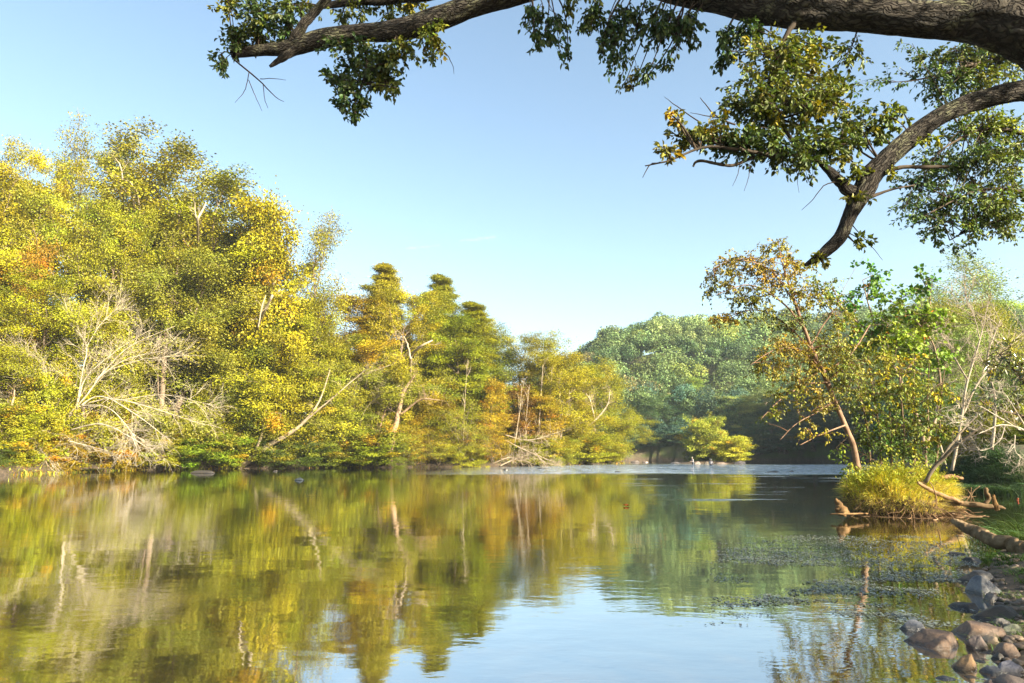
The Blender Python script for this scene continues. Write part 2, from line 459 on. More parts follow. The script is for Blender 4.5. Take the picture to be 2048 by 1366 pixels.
def rock_material():
    m, nt, N, L = newmat('river_rock')
    tc = N.new('ShaderNodeTexCoord'); oi = N.new('ShaderNodeObjectInfo'); ge = N.new('ShaderNodeNewGeometry')
    v = ge.outputs['Position']
    n = noise(N, L, v, 6, 10, 0.7, 0.5); n2 = noise(N, L, v, 70, 6, 0.75)
    r = ramp(N, [(0.32, (0.35, 0.38, 0.45)), (0.5, (0.85, 0.82, 0.8)), (0.68, (1.35, 1.2, 1.0))]); L.new(n.outputs['Fac'], r.inputs[0])
    m1 = N.new('ShaderNodeMix'); m1.data_type = 'RGBA'; m1.blend_type = 'MULTIPLY'; m1.inputs[0].default_value = 1
    L.new(oi.outputs['Color'], m1.inputs[6]); L.new(r.outputs[0], m1.inputs[7])
    r2 = ramp(N, [(0.35, (0.55, 0.55, 0.55)), (0.6, (1.15, 1.15, 1.15))]); L.new(n2.outputs['Fac'], r2.inputs[0])
    m2 = N.new('ShaderNodeMix'); m2.data_type = 'RGBA'; m2.blend_type = 'MULTIPLY'; m2.inputs[0].default_value = 0.7
    L.new(m1.outputs[2], m2.inputs[6]); L.new(r2.outputs[0], m2.inputs[7])
    sx = N.new('ShaderNodeSeparateXYZ'); L.new(v, sx.inputs[0])
    wet = N.new('ShaderNodeMapRange'); wet.inputs[1].default_value = 0.05; wet.inputs[2].default_value = 0.015; L.new(sx.outputs['Z'], wet.inputs[0])
    m3 = N.new('ShaderNodeMix'); m3.data_type = 'RGBA'; m3.blend_type = 'MULTIPLY'; m3.inputs[7].default_value = (0.4, 0.38, 0.36, 1)
    L.new(wet.outputs[0], m3.inputs[0]); L.new(m2.outputs[2], m3.inputs[6])
    p = N.new('ShaderNodeBsdfPrincipled'); L.new(m3.outputs[2], p.inputs['Base Color'])
    rr = N.new('ShaderNodeMapRange'); rr.inputs[3].default_value = 0.6; rr.inputs[4].default_value = 0.2; L.new(wet.outputs[0], rr.inputs[0]); L.new(rr.outputs[0], p.inputs['Roughness'])
    ad = N.new('ShaderNodeMath'); ad.operation = 'MULTIPLY_ADD'; ad.inputs[1].default_value = 0.25; L.new(n2.outputs['Fac'], ad.inputs[0]); L.new(n.outputs['Fac'], ad.inputs[2])
    b = N.new('ShaderNodeBump'); b.inputs['Strength'].default_value = 0.9; b.inputs['Distance'].default_value = 0.03
    L.new(ad.outputs[0], b.inputs['Height']); L.new(b.outputs[0], p.inputs['Normal'])
    o = N.new('ShaderNodeOutputMaterial'); L.new(p.outputs[0], o.inputs[0])
    return m


def plain(name, col, rough=0.7):
    m, nt, N, L = newmat(name)
    tc = N.new('ShaderNodeTexCoord'); n = noise(N, L, tc.outputs['Object'], 9, 3)
    r = ramp(N, [(0.3, tuple(c*0.8 for c in col)), (0.7, tuple(min(1, c*1.15) for c in col))]); L.new(n.outputs['Fac'], r.inputs[0])
    p = N.new('ShaderNodeBsdfPrincipled'); p.inputs['Roughness'].default_value = rough; L.new(r.outputs[0], p.inputs['Base Color'])
    o = N.new('ShaderNodeOutputMaterial'); L.new(p.outputs[0], o.inputs[0])
    return m


LEAF = leaf_material('leaf'); NEARLEAF = leaf_material('near_leaf', 0.25, 0.025, 0.5); WEEDM = leaf_material('weed_leaf', 0.1, 0.3, 0.5)
GLOSSLEAF = leaf_material('glossy_leaf', 0.25, 0.12, 0.3)
WOOD = wood_material('bark', [(0.3, (0.09, 0.065, 0.045)), (0.7, (0.3, 0.24, 0.18))])
PALE = wood_material('dead_wood', [(0.25, (0.26, 0.22, 0.17)), (0.7, (0.62, 0.57, 0.48))], 2.0)
BARK = bark_material(); SOIL = ground_material(); WATER = water_material(); ROCK = rock_material()

# ------------------------------------------------------------------ setting: ground, water
xs = np.concatenate([np.linspace(-230, -80, 26)[:-1], np.linspace(-80, -8, 90)[:-1], np.linspace(-8, 14, 111)[:-1], np.linspace(14, 80, 100)[:-1], np.linspace(80, 230, 26)])
ys = np.concatenate([np.linspace(-90, 0, 20)[:-1], np.linspace(0, 22, 111)[:-1], np.linspace(22, 160, 190)[:-1], np.linspace(160, 420, 45)])
X, Y = np.meshgrid(xs, ys); Z = ground(X, Y)
Z = Z+0.03*fbm(np.stack([X*2, Y*2, 0*X], -1), 3, 4)*(np.hypot(X, Y) < 25)
nx, ny = len(xs), len(ys); idx = np.arange(nx*ny).reshape(ny, nx)
q = np.stack([idx[:-1, :-1], idx[:-1, 1:], idx[1:, 1:], idx[1:, :-1]], -1).reshape(-1, 4)
tag(link('ground', mesh_from('ground', np.stack([X, Y, Z], -1).reshape(-1, 3), q, SOIL, smooth=True)), kind='structure')
wv = [(-230, -90, 0), (230, -90, 0), (230, 420, 0), (-230, 420, 0)]
tag(link('water', mesh_from('water', wv, np.array([[0, 1, 2, 3]]), WATER)), kind='structure')

#TREES
# ------------------------------------------------------------------ tree kinds
def make_tree(seed, H=20, R=6, tmin=0.18, n1=18, n2=7, n3=5, m=21, leaf=0.155, sig=0.34, flat=0.65, up=0.05, droop=0.0,
              lean=0.0, rt=0.32, shape='round', tw=1.1, spread=0.34, hue=0.07, accent=None, pa=0.0, top=0.97, lw=0.72,
              rise=None, trunk_top=0.9, stems=1, nlp=4, barefrac=0.0):
    rng = np.random.default_rng(seed)
    wood, crown = Geo(), Geo()
    K0 = 14
    tr = []
    for s in range(stems):
        az = rng.uniform(0, 2*PI); sp = 0.0 if stems == 1 else rng.uniform(0.15, 0.55)
        z = np.linspace(0, 1, K0)
        x = np.cumsum(rng.normal(0, 0.012*H, K0))*z; y = np.cumsum(rng.normal(0, 0.012*H, K0))*z
        p = np.stack([x+lean*H*z**1.5+math.cos(az)*sp*R*z, y+math.sin(az)*sp*R*z, z*H*trunk_top*(1 if s == 0 else rng.uniform(0.75, 1))], -1)
        p[0, 2] = -0.8; tr.append(p)
    tr = np.array(tr); r0 = rt*(1-0.86*np.linspace(0, 1, K0)**0.9); r0[0] *= 1.5; r0[1] *= 1.1
    tubes(wood, tr, np.tile(r0*(1 if stems == 1 else 0.55), (stems, 1)), 7, tint=(0.9, 0.9, 0.9))
    n1t = n1*stems; ti = np.repeat(np.arange(stems), n1)
    t = np.tile(np.linspace(tmin, top, n1), stems)+rng.uniform(-0.02, 0.02, n1t)
    p, d = at_frac(tr, ti, t)
    rel = (t-tmin)/(1-tmin)
    if shape == 'round': prof = np.sqrt(np.clip(1-((rel-0.42)/0.66)**2, 0.05, 1))
    elif shape == 'cone': prof = np.clip(1.0-rel, 0.01, 1)**0.78
    elif shape == 'top': prof = np.clip(0.35+0.9*rel, 0, 1)*np.sqrt(np.clip(1.25-rel, 0.1, 1))
    else: prof = np.sqrt(np.clip(1.05-rel**2.2, 0.08, 1))
    az = np.arange(n1t)*2.399+rng.uniform(-0.5, 0.5, n1t)
    el = (np.radians(5+55*rel) if rise is None else np.radians(rise[0]+(rise[1]-rise[0])*rel))+rng.normal(0, 0.12, n1t)
    d1 = np.stack([np.cos(az)*np.cos(el), np.sin(az)*np.cos(el), np.sin(el)], -1)
    L1 = R*prof*rng.uniform(0.75, 1.12, n1t)/np.maximum(np.cos(el), 0.55)*0.86
    b1 = grow(rng, p, d1, L1, 7, up-0.5*droop, 0.13)
    rb = np.clip(rt*0.34*(1-0.6*t), 0.02, 1)[:, None]*np.linspace(1, 0.25, 7)[None]
    tubes(wood, b1, rb, 5, cap=False)
    i2 = np.repeat(np.arange(n1t), n2); f2 = rng.uniform(0.25, 1.0, n1t*n2)
    p2, dd = at_frac(b1, i2, f2)
    side = rng.normal(0, 1, (len(i2), 3)); side[:, 2] *= 0.55 if shape != 'cone' else 0.15
    d2 = norm(dd*0.8+norm(side)*0.95)
    L2 = L1[i2]*rng.uniform(0.28, 0.5, len(i2))
    b2 = grow(rng, p2, d2, L2, 5, up*0.6-droop, 0.16)
    tubes(wood, b2, (rb[i2, 0]*0.4)[:, None]*np.linspace(1, 0.3, 5)[None], 4, cap=False)
    i3 = np.repeat(np.arange(len(i2)), n3); f3 = rng.uniform(0.25, 1.0, len(i3))
    p3, dd3 = at_frac(b2, i3, f3)
    side = rng.normal(0, 1, (len(i3), 3)); side[:, 2] *= 0.5
    b3 = grow(rng, p3, norm(dd3*0.7+norm(side)*0.9), tw*(np.ones(len(i3)) if shape != 'cone' else .12+1.2*prof[i2[i3]])*rng.uniform(0.5, 1.2, len(i3)), 4, -droop*1.5, 0.2)
    k3 = rng.random(len(i3)) < 0.45
    tubes(wood, b3[k3], np.full((k3.sum(), 1), 0.012*(H/20))*np.linspace(1, 0.5, 4)[None]*1.6, 3, cap=False)
    # leaves in flat sprays round the twigs
    bare = rng.random(len(i2)) < barefrac
    keep = ~bare[i3]
    b3 = b3[keep]; i3 = i3[keep]
    if m > 0:
        il = np.repeat(np.arange(len(b3)), nlp); pl, dl = at_frac(b3, il, rng.uniform(0.1, 1, len(il)))
        cl = rand_tint(rng, len(i2), spread*0.6, hue, accent, pa)        # each bough has a hue of its own
        im = np.repeat(np.arange(len(il)), m)
        off = rng.normal(0, sig, (len(im), 3)); off[:, 2] *= flat
        pos = pl[im]+off
        ax = norm(off+dl[im]*0.5+rng.normal(0, 0.5, off.shape)*0.6+np.array([0, 0, -0.25-droop*2]))
        nr = norm(rng.normal(0, 1, off.shape)*.75+norm(off)*.5+norm(pos-np.array([lean*H*.3, 0, H*.45]))*.8+np.array([0, 0, 0.25]))
        ti = cl[i3[il[im]]]*rand_tint(rng, len(im), spread*0.6, hue*0.4)
        leaves(crown, rng, pos, ax, nr, leaf*rng.uniform(0.7, 1.25, len(im)), lw, ti)
    return wood, crown


PROTO = {}


def proto(key, leafmat=None, woodmat=None, **kw):
    w, c = make_tree(**kw)
    pts = np.concatenate([np.concatenate(c.v) if c.n else np.zeros((0, 3)), np.concatenate(w.v)])
    H = np.percentile(pts[:, 2], 99.7); cx = np.median(pts[:, 0])
    Wd = np.percentile(pts[:, 0], 98.5)-np.percentile(pts[:, 0], 1.5)
    PROTO[key] = dict(w=w.mesh(key+'_trunk', woodmat or WOOD), c=c.mesh(key+'_crown', leafmat or LEAF) if c.n else None, H=H, W=Wd, pts=np.concatenate(c.v)[::37].astype(float))


ORG = (1.35, 0.85, 0.5); BRN = (1.5, 0.75, 0.9)
proto('broad', seed=1, H=20, R=6.2, accent=ORG, pa=0.02)
proto('broad_b', seed=2, H=20, R=6.6, n1=17, n2=8, flat=0.45, accent=ORG, pa=0.05, shape='top', tmin=0.3)
proto('dense', seed=3, H=18, R=5.6, n1=22, n2=8, m=20, flat=0.85, tmin=0.1, spread=0.22)
proto('airy', seed=4, H=20, R=5.8, n1=15, n2=6, n3=5, m=8, sig=0.4, tmin=0.35, leaf=0.16, shape='top')
proto('feather', seed=5, H=14, R=5.2, n1=16, n2=8, n3=6, m=16, leaf=0.22, lw=0.4, sig=0.32, flat=1.0, droop=0.10, up=0.12, tmin=0.15, spread=0.18, hue=0.06, tw=1.4)
proto('pine', seed=6, H=22, R=3.6, n1=85, n2=7, n3=4, m=10, leaf=0.2, lw=0.2, sig=0.15, flat=0.6, tmin=0.22, shape='cone', rise=(-8, 22), up=0.0, tw=0.45, spread=0.2, hue=0.05, trunk_top=1.0)
proto('slim', seed=7, H=16, R=3.0, n1=18, n2=6, n3=5, m=9, tmin=0.3, shape='tall', rt=0.16, leaf=0.18, accent=ORG, pa=0.06)
proto('russet', seed=8, H=16, R=3.8, n1=20, n2=7, n3=5, m=10, tmin=0.35, shape='tall', rt=0.13, leaf=0.18, accent=BRN, pa=0.25, hue=0.12)
proto('bush', seed=9, H=5, R=3.2, n1=9, n2=5, n3=4, m=9, leaf=0.17, sig=0.22, tmin=0.05, stems=4, rt=0.1, tw=0.6, rise=(10, 70), accent=ORG, pa=0.05)
proto('bush_b', seed=10, H=4, R=3.4, n1=8, n2=5, n3=4, m=9, leaf=0.15, lw=0.4, sig=0.2, tmin=0.02, stems=5, rt=0.07, tw=0.7, rise=(0, 60), droop=0.08)
proto('arch', seed=11, H=8, R=4.6, n1=10, n2=7, n3=5, m=4, leaf=0.16, lw=0.4, sig=0.25, tmin=0.2, stems=3, rt=0.14, tw=1.0, rise=(20, 70), droop=0.08, accent=ORG, pa=0.06)
proto('lush', seed=12, H=12, R=4.2, n1=16, n2=7, n3=5, m=16, leaf=0.145, flat=0.9, tmin=0.12, shape='round', spread=0.2, rt=0.2)

WOODCOL = (0.95, 0.9, 0.85)


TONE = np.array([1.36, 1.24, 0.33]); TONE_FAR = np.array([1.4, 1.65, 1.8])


def place(kind, name, px, top, D, wpx, col, label, cat='tree', group=None, rot=None, wood=WOODCOL, base=None, dx=0.0, trunkname='trunk', crownname='crown'):
    """stand a tree of this kind at depth D, trunk foot below photo column px, top at photo row top"""
    pr = PROTO[kind]; d = ray(px, 800)
    while gz(d[0]/d[1]*D, D) < (.35 if cat == 'tree' else .2) and D < 190: D += .5
    D = D+(1.5 if cat == 'tree' and D < 140 else 0); x = d[0]/d[1]*D+dx
    rz = (hash_i(px*7+int(D*10)) % 628)/100 if rot is None else rot
    g = gz(x, D) if base is None else base
    c, s_ = math.cos(rz), math.sin(rz); q = pr['pts']
    q = np.stack([q[:, 0]*c-q[:, 1]*s_, q[:, 0]*s_+q[:, 1]*c, q[:, 2]], -1)
    zt = P(px, top, D)[2]; sz = max(zt-g, 1.0)/pr['H']; s = wpx/F*D/pr['W']; x0 = x
    for _ in range(7):      # settle size and foot until the crown spans the wanted height and width
        v = q*np.array([s, s, sz])+np.array([x0, D, g-0.1-CAMZ])
        dep = v[:, 1]*ct+v[:, 2]*st
        pyy = 683-F*(v[:, 2]*ct-v[:, 1]*st)/dep; pxx = 1024+F*v[:, 0]/dep
        t_ = np.percentile(pyy, 0.4); a_, b_ = np.percentile(pxx, [1.5, 98.5])
        sz *= np.clip((908-top)/max(908-t_, 5), .6, 1.6); s *= np.clip(wpx/(b_-a_), .6, 1.6)
    e = empty(name, (x0, D, g-0.1), label, cat, group)
    e.rotation_euler.z = rz
    e.scale = (s, s, sz)
    link(trunkname, pr['w'], e, color=wood)
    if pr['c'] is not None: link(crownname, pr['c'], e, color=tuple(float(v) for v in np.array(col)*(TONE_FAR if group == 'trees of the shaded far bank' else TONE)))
    return e


def hash_i(n):
    n = int(n) & 0xFFFFFFFF
    n = ((n ^ 61) ^ (n >> 16))*9 & 0xFFFFFFFF
    return (n ^ (n >> 4))*0x27d4eb2d & 0xFFFFFFFF


# leaf colours
YEL = (0.215, 0.205, 0.012); YG = (0.175, 0.19, 0.013); OLV = (0.15, 0.15, 0.016); GRN = (0.09, 0.12, 0.014)
GRY = (0.14, 0.15, 0.035); LIM = (0.23, 0.24, 0.03); DRK = (0.045, 0.07, 0.014); GOLD = (0.23, 0.18, 0.012); RUS = (0.14, 0.085, 0.022); PGR = (0.18, 0.2, 0.04)

BANK = [
 # kind, name, px, top, D, width px, colour, label
 ('broad_b', 'broadleaf_tree', -60, 320, 62, 300, YEL, 'yellow leafed tall tree cut by the left photo edge'),
 ('airy', 'broadleaf_tree', 108, 240, 80, 150, OLV, 'thin topped tall tree whose small crown pokes above its neighbours at the left'),
 ('broad', 'broadleaf_tree', 25, 285, 72, 230, YEL, 'tall golden tree with a dense rounded top just beside the thin topped one'),
 ('broad', 'broadleaf_tree', 300, 258, 78, 300, OLV, 'tallest olive tree with the widest crown against the sky, thin twigs at its very top'),
 ('broad_b', 'broadleaf_tree', 195, 285, 82, 180, YG, 'yellow green tree on the skyline in the dip right of the thin topped tree'),
 ('broad_b', 'broadleaf_tree', 410, 345, 76, 220, YG, 'olive gold tree on the sloping skyline, right below the tallest crown'),
 ('broad', 'broadleaf_tree', 490, 425, 74, 200, OLV, 'brownish olive tree on the sloping skyline, with a bare forked limb showing'),
 ('slim', 'broadleaf_tree', 560, 392, 72, 150, YEL, 'narrow golden tree with a pointed top near the right end of the tall wood'),
 ('airy', 'broadleaf_tree', 625, 430, 70, 150, OLV, 'loose see-through tree drooping against the sky at the end of the tall wood'),
 ('broad', 'broadleaf_tree', 85, 380, 64, 260, PGR, 'broad pale olive tree in front of the tall golden ones, above the red leaved patch'),
 ('broad', 'broadleaf_tree', 190, 400, 66, 200, YG, 'rounded yellow green crown in the middle of the tall wood, left of the dark hollow'),
 ('dense', 'broadleaf_tree', 350, 470, 68, 260, GRY, 'grey green tree with a thick brown trunk showing above the bank bushes'),
 ('dense', 'broadleaf_tree', 265, 560, 66, 190, GRY, 'grey green middle tree behind the upper twigs of the dead fallen tree'),
 ('broad', 'broadleaf_tree', 450, 560, 68, 190, GRY, 'dull green tree between the thick brown trunk and the leaning dead snag'),
 ('broad', 'broadleaf_tree', 545, 490, 65, 190, YEL, 'bright yellow crown hanging over the pale leaning snag'),
 ('dense', 'broadleaf_tree', 610, 590, 72, 160, YG, 'yellow green tree under the drooping see-through boughs'),
 ('slim', 'maple_tree', 8, 485, 60, 120, (0.2, 0.13, 0.02), 'orange red leaved sapling at the left edge of the photo'),
 ('broad', 'broadleaf_tree', 60, 540, 60, 220, YG, 'yellow tree with a pale forked trunk under the orange red sapling'),
 ('lush', 'broadleaf_tree', 170, 610, 60, 200, LIM, 'light yellow tree directly behind the raised limbs of the dead fallen tree'),
 ('lush', 'broadleaf_tree', 10, 690, 56, 190, YG, 'green and yellow low tree at the left edge, behind the dead twigs'),
 ('lush', 'broadleaf_tree', 285, 690, 62, 150, YEL, 'small golden tree between the dead fallen tree and the brown trunk'),
 ('lush', 'broadleaf_tree', 385, 690, 62, 150, YG, 'small yellow tree shading two bare stems above the green bank bush'),
 ('lush', 'broadleaf_tree', 470, 700, 64, 150, GRN, 'small mid green tree left of the feathery leaning willow'),
 ('lush', 'broadleaf_tree', 545, 640, 68, 150, GRN, 'dark green tree behind the upper part of the feathery leaning willow'),
 ('pine', 'pine_tree', 738, 530, 82, 160, (0.23, 0.225, 0.02), 'pale green pine with separate tiers, left one of the two tall pines'),
 ('pine', 'pine_tree', 868, 552, 88, 145, (0.18, 0.2, 0.018), 'darker narrow pine, right one of the two tall pines'),
 ('pine', 'pine_tree', 935, 606, 86, 160, (0.2, 0.22, 0.015), 'shorter bright green conifer where the skyline starts to fall, right of both tall pines'),
 ('broad', 'broadleaf_tree', 800, 568, 80, 150, YEL, 'yellow tree with a thin top and pale branches between the two tall pines'),
 ('broad_b', 'broadleaf_tree', 690, 592, 80, 150, GOLD, 'orange tinted tree below the tiered pine'),
 ('broad', 'broadleaf_tree', 850, 585, 88, 150, YG, 'wide yellow green tree with a pale forked limb, under the darker narrow pine'),
 ('broad', 'broadleaf_tree', 905, 625, 86, 150, (0.135, 0.175, 0.012), 'bright leaf green tree in the centre of the bank, below the short conifer'),
 ('broad', 'broadleaf_tree', 700, 670, 70, 190, PGR, 'pale yellow rounded tree behind the feathery willow, above the arching stems'),
 ('dense', 'broadleaf_tree', 982, 655, 92, 130, GRN, 'dark green tree just behind the reddish brown crown'),
 ('broad', 'broadleaf_tree', 760, 572, 84, 120, YG, 'rounded yellow green crown filling the skyline between the two tall pines'),
 ('broad', 'broadleaf_tree', 950, 640, 90, 110, YG, 'yellow green crown stepping down the skyline right of the short conifer'),
 ('russet', 'broadleaf_tree', 1000, 672, 80, 110, RUS, 'reddish brown half bare tree on the skyline'),
 ('russet', 'broadleaf_tree', 1055, 682, 84, 120, (0.19, 0.12, 0.02), 'rusty orange tree beside the half bare brown one'),
 ('broad', 'broadleaf_tree', 1030, 668, 92, 140, OLV, 'olive tree filling the skyline just behind the rusty orange and brown trees'),
 ('airy', 'broadleaf_tree', 1092, 664, 95, 120, PGR, 'thin pale topped tree showing behind the rusty orange one'),
 ('dense', 'broadleaf_tree', 1115, 695, 88, 150, YEL, 'solid bright yellow tree where the bank wood meets the far hill'),
 ('dense', 'broadleaf_tree', 1195, 722, 96, 130, YG, 'rounded olive yellow crown, last big tree of the sunlit bank before the far hill'),
 ('broad', 'broadleaf_tree', 1150, 770, 90, 130, YEL, 'yellow tree with pale twisted branches low in front of the last rounded crown'),
 ('lush', 'broadleaf_tree', 1272, 835, 104, 75, LIM, 'small pale yellow tree overhanging the water at the tip of the sunlit bank'),
 ('lush', 'broadleaf_tree', 1225, 815, 98, 90, YG, 'low yellow green tree right behind the tip of the sunlit bank'),
 ('slim', 'young_tree', 975, 760, 80, 70, GOLD, 'thin orange tree with a white stem left of the cluster of white stems'),
 ('slim', 'young_tree', 1040, 770, 81, 80, RUS, 'thin reddish tree standing among the white stems'),
 ('slim', 'young_tree', 1085, 790, 83, 90, GOLD, 'thin gold tree on the right of the white stems'),
 ('lush', 'broadleaf_tree', 780, 740, 70, 140, PGR, 'pale yellow tree with arching stems and a thick creeper covered trunk'),
 ('lush', 'broadleaf_tree', 860, 790, 76, 120, GOLD, 'orange and yellow small tree right of the creeper covered trunk'),
 ('feather', 'willow_tree', 600, 690, 64, 230, LIM, 'feathery light yellow willow rising from the leaning pale trunk'),
 ('feather', 'willow_tree', 520, 770, 62, 130, LIM, 'lower feathery willow on the left of the leaning pale trunk'),
 ('feather', 'willow_tree', 660, 780, 66, 150, (0.13, 0.16, 0.04), 'grey green feathery willow between the leaning trunk and the round bush'),
]
for k_, n_, px_, top_, D_, w_, col_, lab_ in BANK:
    place(k_, n_, px_, top_, D_, w_, col_, lab_, 'tree', 'trees on the sunlit bank')

SHRUBS = [
 ('bush', 30, 800, 53, 150, YG, 'yellow green bush under the left twigs of the dead fallen tree'),
 ('bush_b', -10, 880, 50.5, 130, DRK, 'dark bush at the very left edge of the water'),
 ('bush', 130, 865, 56, 120, GOLD, 'orange leaved bush under the middle of the dead fallen tree'),
 ('bush_b', 185, 905, 56, 110, GRN, 'low green bush over the brown undercut bank'),
 ('bush_b', 285, 905, 61, 110, DRK, 'dark green low bush right of the undercut bank'),
 ('bush', 245, 830, 60, 130, GOLD, 'orange brown bush behind the drooping tips of the dead fallen tree'),
 ('bush', 340, 850, 64, 110, YG, 'yellow bush below the two bare stems'),
 ('bush', 410, 868, 64, 140, (0.11, 0.17, 0.015), 'bright green rounded bush at the waterside below the two bare stems'),
 ('bush', 470, 860, 67, 90, YG, 'yellow green bush just left of the foot of the leaning trunk'),
 ('bush_b', 595, 872, 68, 150, DRK, 'dark green bush in the shade under the leaning trunk'),
 ('bush', 560, 830, 70, 120, OLV, 'olive bush behind the leaning trunk'),
 ('bush', 660, 850, 70, 130, GRN, 'green bush with yellow tips right of the shaded dark bush'),
 ('bush', 745, 858, 71, 130, (0.13, 0.17, 0.012), 'round yellow topped bush hanging to the water beside the brown bank'),
 ('bush_b', 790, 882, 74, 80, GRN, 'small dark green bush right of the round yellow topped one'),
 ('bush', 700, 790, 72, 120, OLV, 'olive bush under the arching stems'),
 ('arch', 815, 850, 77, 120, GOLD, 'straggly orange bush above the brown bank'),
 ('arch', 880, 860, 79, 120, LIM, 'light yellow straggly bush left of the white bird'),
 ('bush_b', 940, 885, 80, 90, LIM, 'pale grassy bush behind the white bird'),
 ('arch', 985, 850, 80, 100, GOLD, 'orange tinted straggly bush at the foot of the white stems'),
 ('bush', 1060, 870, 83, 110, YG, 'yellow green bush right of the heap of pale twigs'),
 ('bush_b', 1110, 870, 86, 100, PGR, 'grey green thicket with pale twigs near the tip of the bank'),
 ('bush', 1160, 865, 92, 100, YG, 'yellow thicket above the dark undercut near the tip of the bank'),
 ('bush', 1205, 870, 98, 80, LIM, 'pale yellow bush touching the water at the tip of the bank'),
 ('arch', 640, 700, 72, 160, PGR, 'tangle of pale arching stems behind the willow'),
 ('arch', 930, 800, 80, 120, YG, 'loose yellow thicket in front of the centre green tree'),
 ('bush', 90, 740, 57, 140, YG, 'yellow bush seen through the middle limbs of the dead fallen tree'),
 ('bush', 510, 780, 68, 120, GRN, 'green bush behind the lower feathery willow'),
]
for k_, px_, top_, D_, w_, col_, lab_ in SHRUBS:
    place(k_, 'shrub', px_, top_, D_, w_, col_, lab_, 'shrub', 'shrubs along the sunlit bank', trunkname='stem', crownname='foliage')


# ---- the wood behind the front trees and the wooded hill: one mass each
def crown_mass(geo, rng, c, r, hz, n, leaf, col, spread=0.2, lobes=14):
    """a tree crown of leaf clumps: lobes on an ellipsoid, leaves on each lobe"""
    u = norm(rng.normal(0, 1, (lobes, 3))); u[:, 2] = np.abs(u[:, 2])*1.1-0.25
    lc = c+u*np.array([r, r, hz])*rng.uniform(0.55, 0.85, (lobes, 1)); lr = r*rng.uniform(0.28, 0.48, lobes)
    i = rng.integers(0, lobes, n); v = norm(rng.normal(0, 1, (n, 3)))
    pos = lc[i]+v*lr[i][:, None]*np.array([1, 1, 0.75])*rng.uniform(0.75, 1.1, (n, 1))
    lt = rand_tint(rng, lobes, spread*0.5, 0.06)
    t = np.array(col)*lt[i]*rand_tint(rng, n, spread, 0.06)
    leaves(geo, rng, pos, norm(rng.normal(0, 1, (n, 3))), norm(v+rng.normal(0, 0.5, (n, 3))+np.array([0, 0, .3])), leaf*rng.uniform(0.7, 1.3, n), 0.75, t)


rng = np.random.default_rng(77)
g = Geo(); w = Geo()
for k in range(75):
    a = rng.uniform(0, 1); D = 72+a*32+rng.uniform(0, 14); px = -150+a*1330+rng.uniform(-60, 60)
    X0 = ray(px, 800)[0]/ray(px, 800)[1]*D
    if shore_sd(np.array([X0]), np.array([D]))[0] < 9: continue
    capy = np.interp(px, [-200, 60, 250, 330, 480, 560, 640, 700, 900, 960, 1150, 1250], [330, 330, 330, 350, 470, 520, 640, 650, 690, 740, 770, 860])
    zt = P(px, capy+rng.uniform(10, 120), D)[2]; r = rng.uniform(3.2, 5)
    c = np.array([X0, D, zt-r*0.9])
    col = np.array([OLV, YG, GRY, GRN][rng.integers(0, 4)])*0.9
    col = col*TONE*.7  # backing crowns dimmed so gaps between the front trees read as shade
    crown_mass(g, rng, c, r, r*1.0, 2600, 0.34, col)
    crown_mass(g, rng, c-np.array([0, 0, r*1.3]), r*0.95, r*1.3, 2200, 0.34, col)
    z0 = gz(X0, D); tubes(w, [[[X0, D, z0-1], [X0+.2, D, (z0+zt)/2], [X0, D, zt-r]]], [[.3, .25, .12]], 6)
e = tag(link('wood_behind', g.mesh('wood_behind', LEAF), color=(1, 1, 1)), 'continuous wood filling in behind the sunlit bank trees', 'wood', kind='stuff')
link('trunks', w.mesh('trunks', WOOD), e, color=WOODCOL)

rng = np.random.default_rng(5)
g = Geo(); count = 0
cells = []
for gy in np.arange(150, 262, 6.6):
    for gx in np.arange(2, 185, 6.6):
        cells.append((gx+rng.uniform(-2.4, 2.4)+(4 if int(gy/6.6) % 2 else 0), gy+rng.uniform(-2.4, 2.4)))
for (X0, Y0) in cells:
    if X0 < 3+0.03*(Y0-146) or X0/Y0 > 0.82: continue
    if shore_sd(np.array([X0]), np.array([Y0]))[0] < 3: continue
    z0 = gz(X0, Y0); r = rng.uniform(3.6, 6.4); h = rng.uniform(8.5, 13)
    if X0/Y0 < 0.11: h *= 0.85
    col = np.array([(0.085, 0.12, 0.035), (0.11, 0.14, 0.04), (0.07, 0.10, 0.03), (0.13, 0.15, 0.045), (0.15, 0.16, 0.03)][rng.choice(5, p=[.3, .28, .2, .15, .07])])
    if rng.random() < 0.03: col = np.array((0.17, 0.13, 0.05))
    crown_mass(g, rng, np.array([X0, Y0, z0+h-r*0.8]), r, r*1.0, int(1900*(170/Y0)**1.2)+400, 0.42*(Y0/170)**0.7, col*np.exp(rng.normal(0, .16)), 0.3, 13)
    count += 1
sp = np.array([(8, 152), (30, 155), (61, 146), (71, 129), (63, 109), (51, 87), (39, 67), (29, 49)], float)
for a, b in zip(sp[:-1], sp[1:]):
    m_ = int(np.hypot(*(b-a))/2.6)
    for k in range(m_):
        for row in (0, 0.25, 1):
            q = a+(b-a)*(k+rng.uniform(-.3, .3))/m_; nv = np.array([-(b-a)[1], (b-a)[0]]); nv = nv/np.hypot(*nv)
            if nv[0]*.9+nv[1]*.4 < 0: nv = -nv
            q = q+nv*(row*4.5+rng.uniform(-1.3, .4)); z0 = gz(q[0], q[1]); r = rng.uniform(2.2, 3.4)+row*.8
            if (q[1] < 75 and row == 1): continue
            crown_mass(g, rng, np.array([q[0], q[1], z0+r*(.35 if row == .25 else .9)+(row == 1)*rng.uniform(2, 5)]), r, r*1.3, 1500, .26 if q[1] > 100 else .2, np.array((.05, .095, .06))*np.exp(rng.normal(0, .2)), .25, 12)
tag(link('hill_forest', g.mesh('hill_forest', LEAF), color=(1.2, 1.35, 1.45)), 'hazy green forest covering the far hillside', 'forest', kind='stuff')
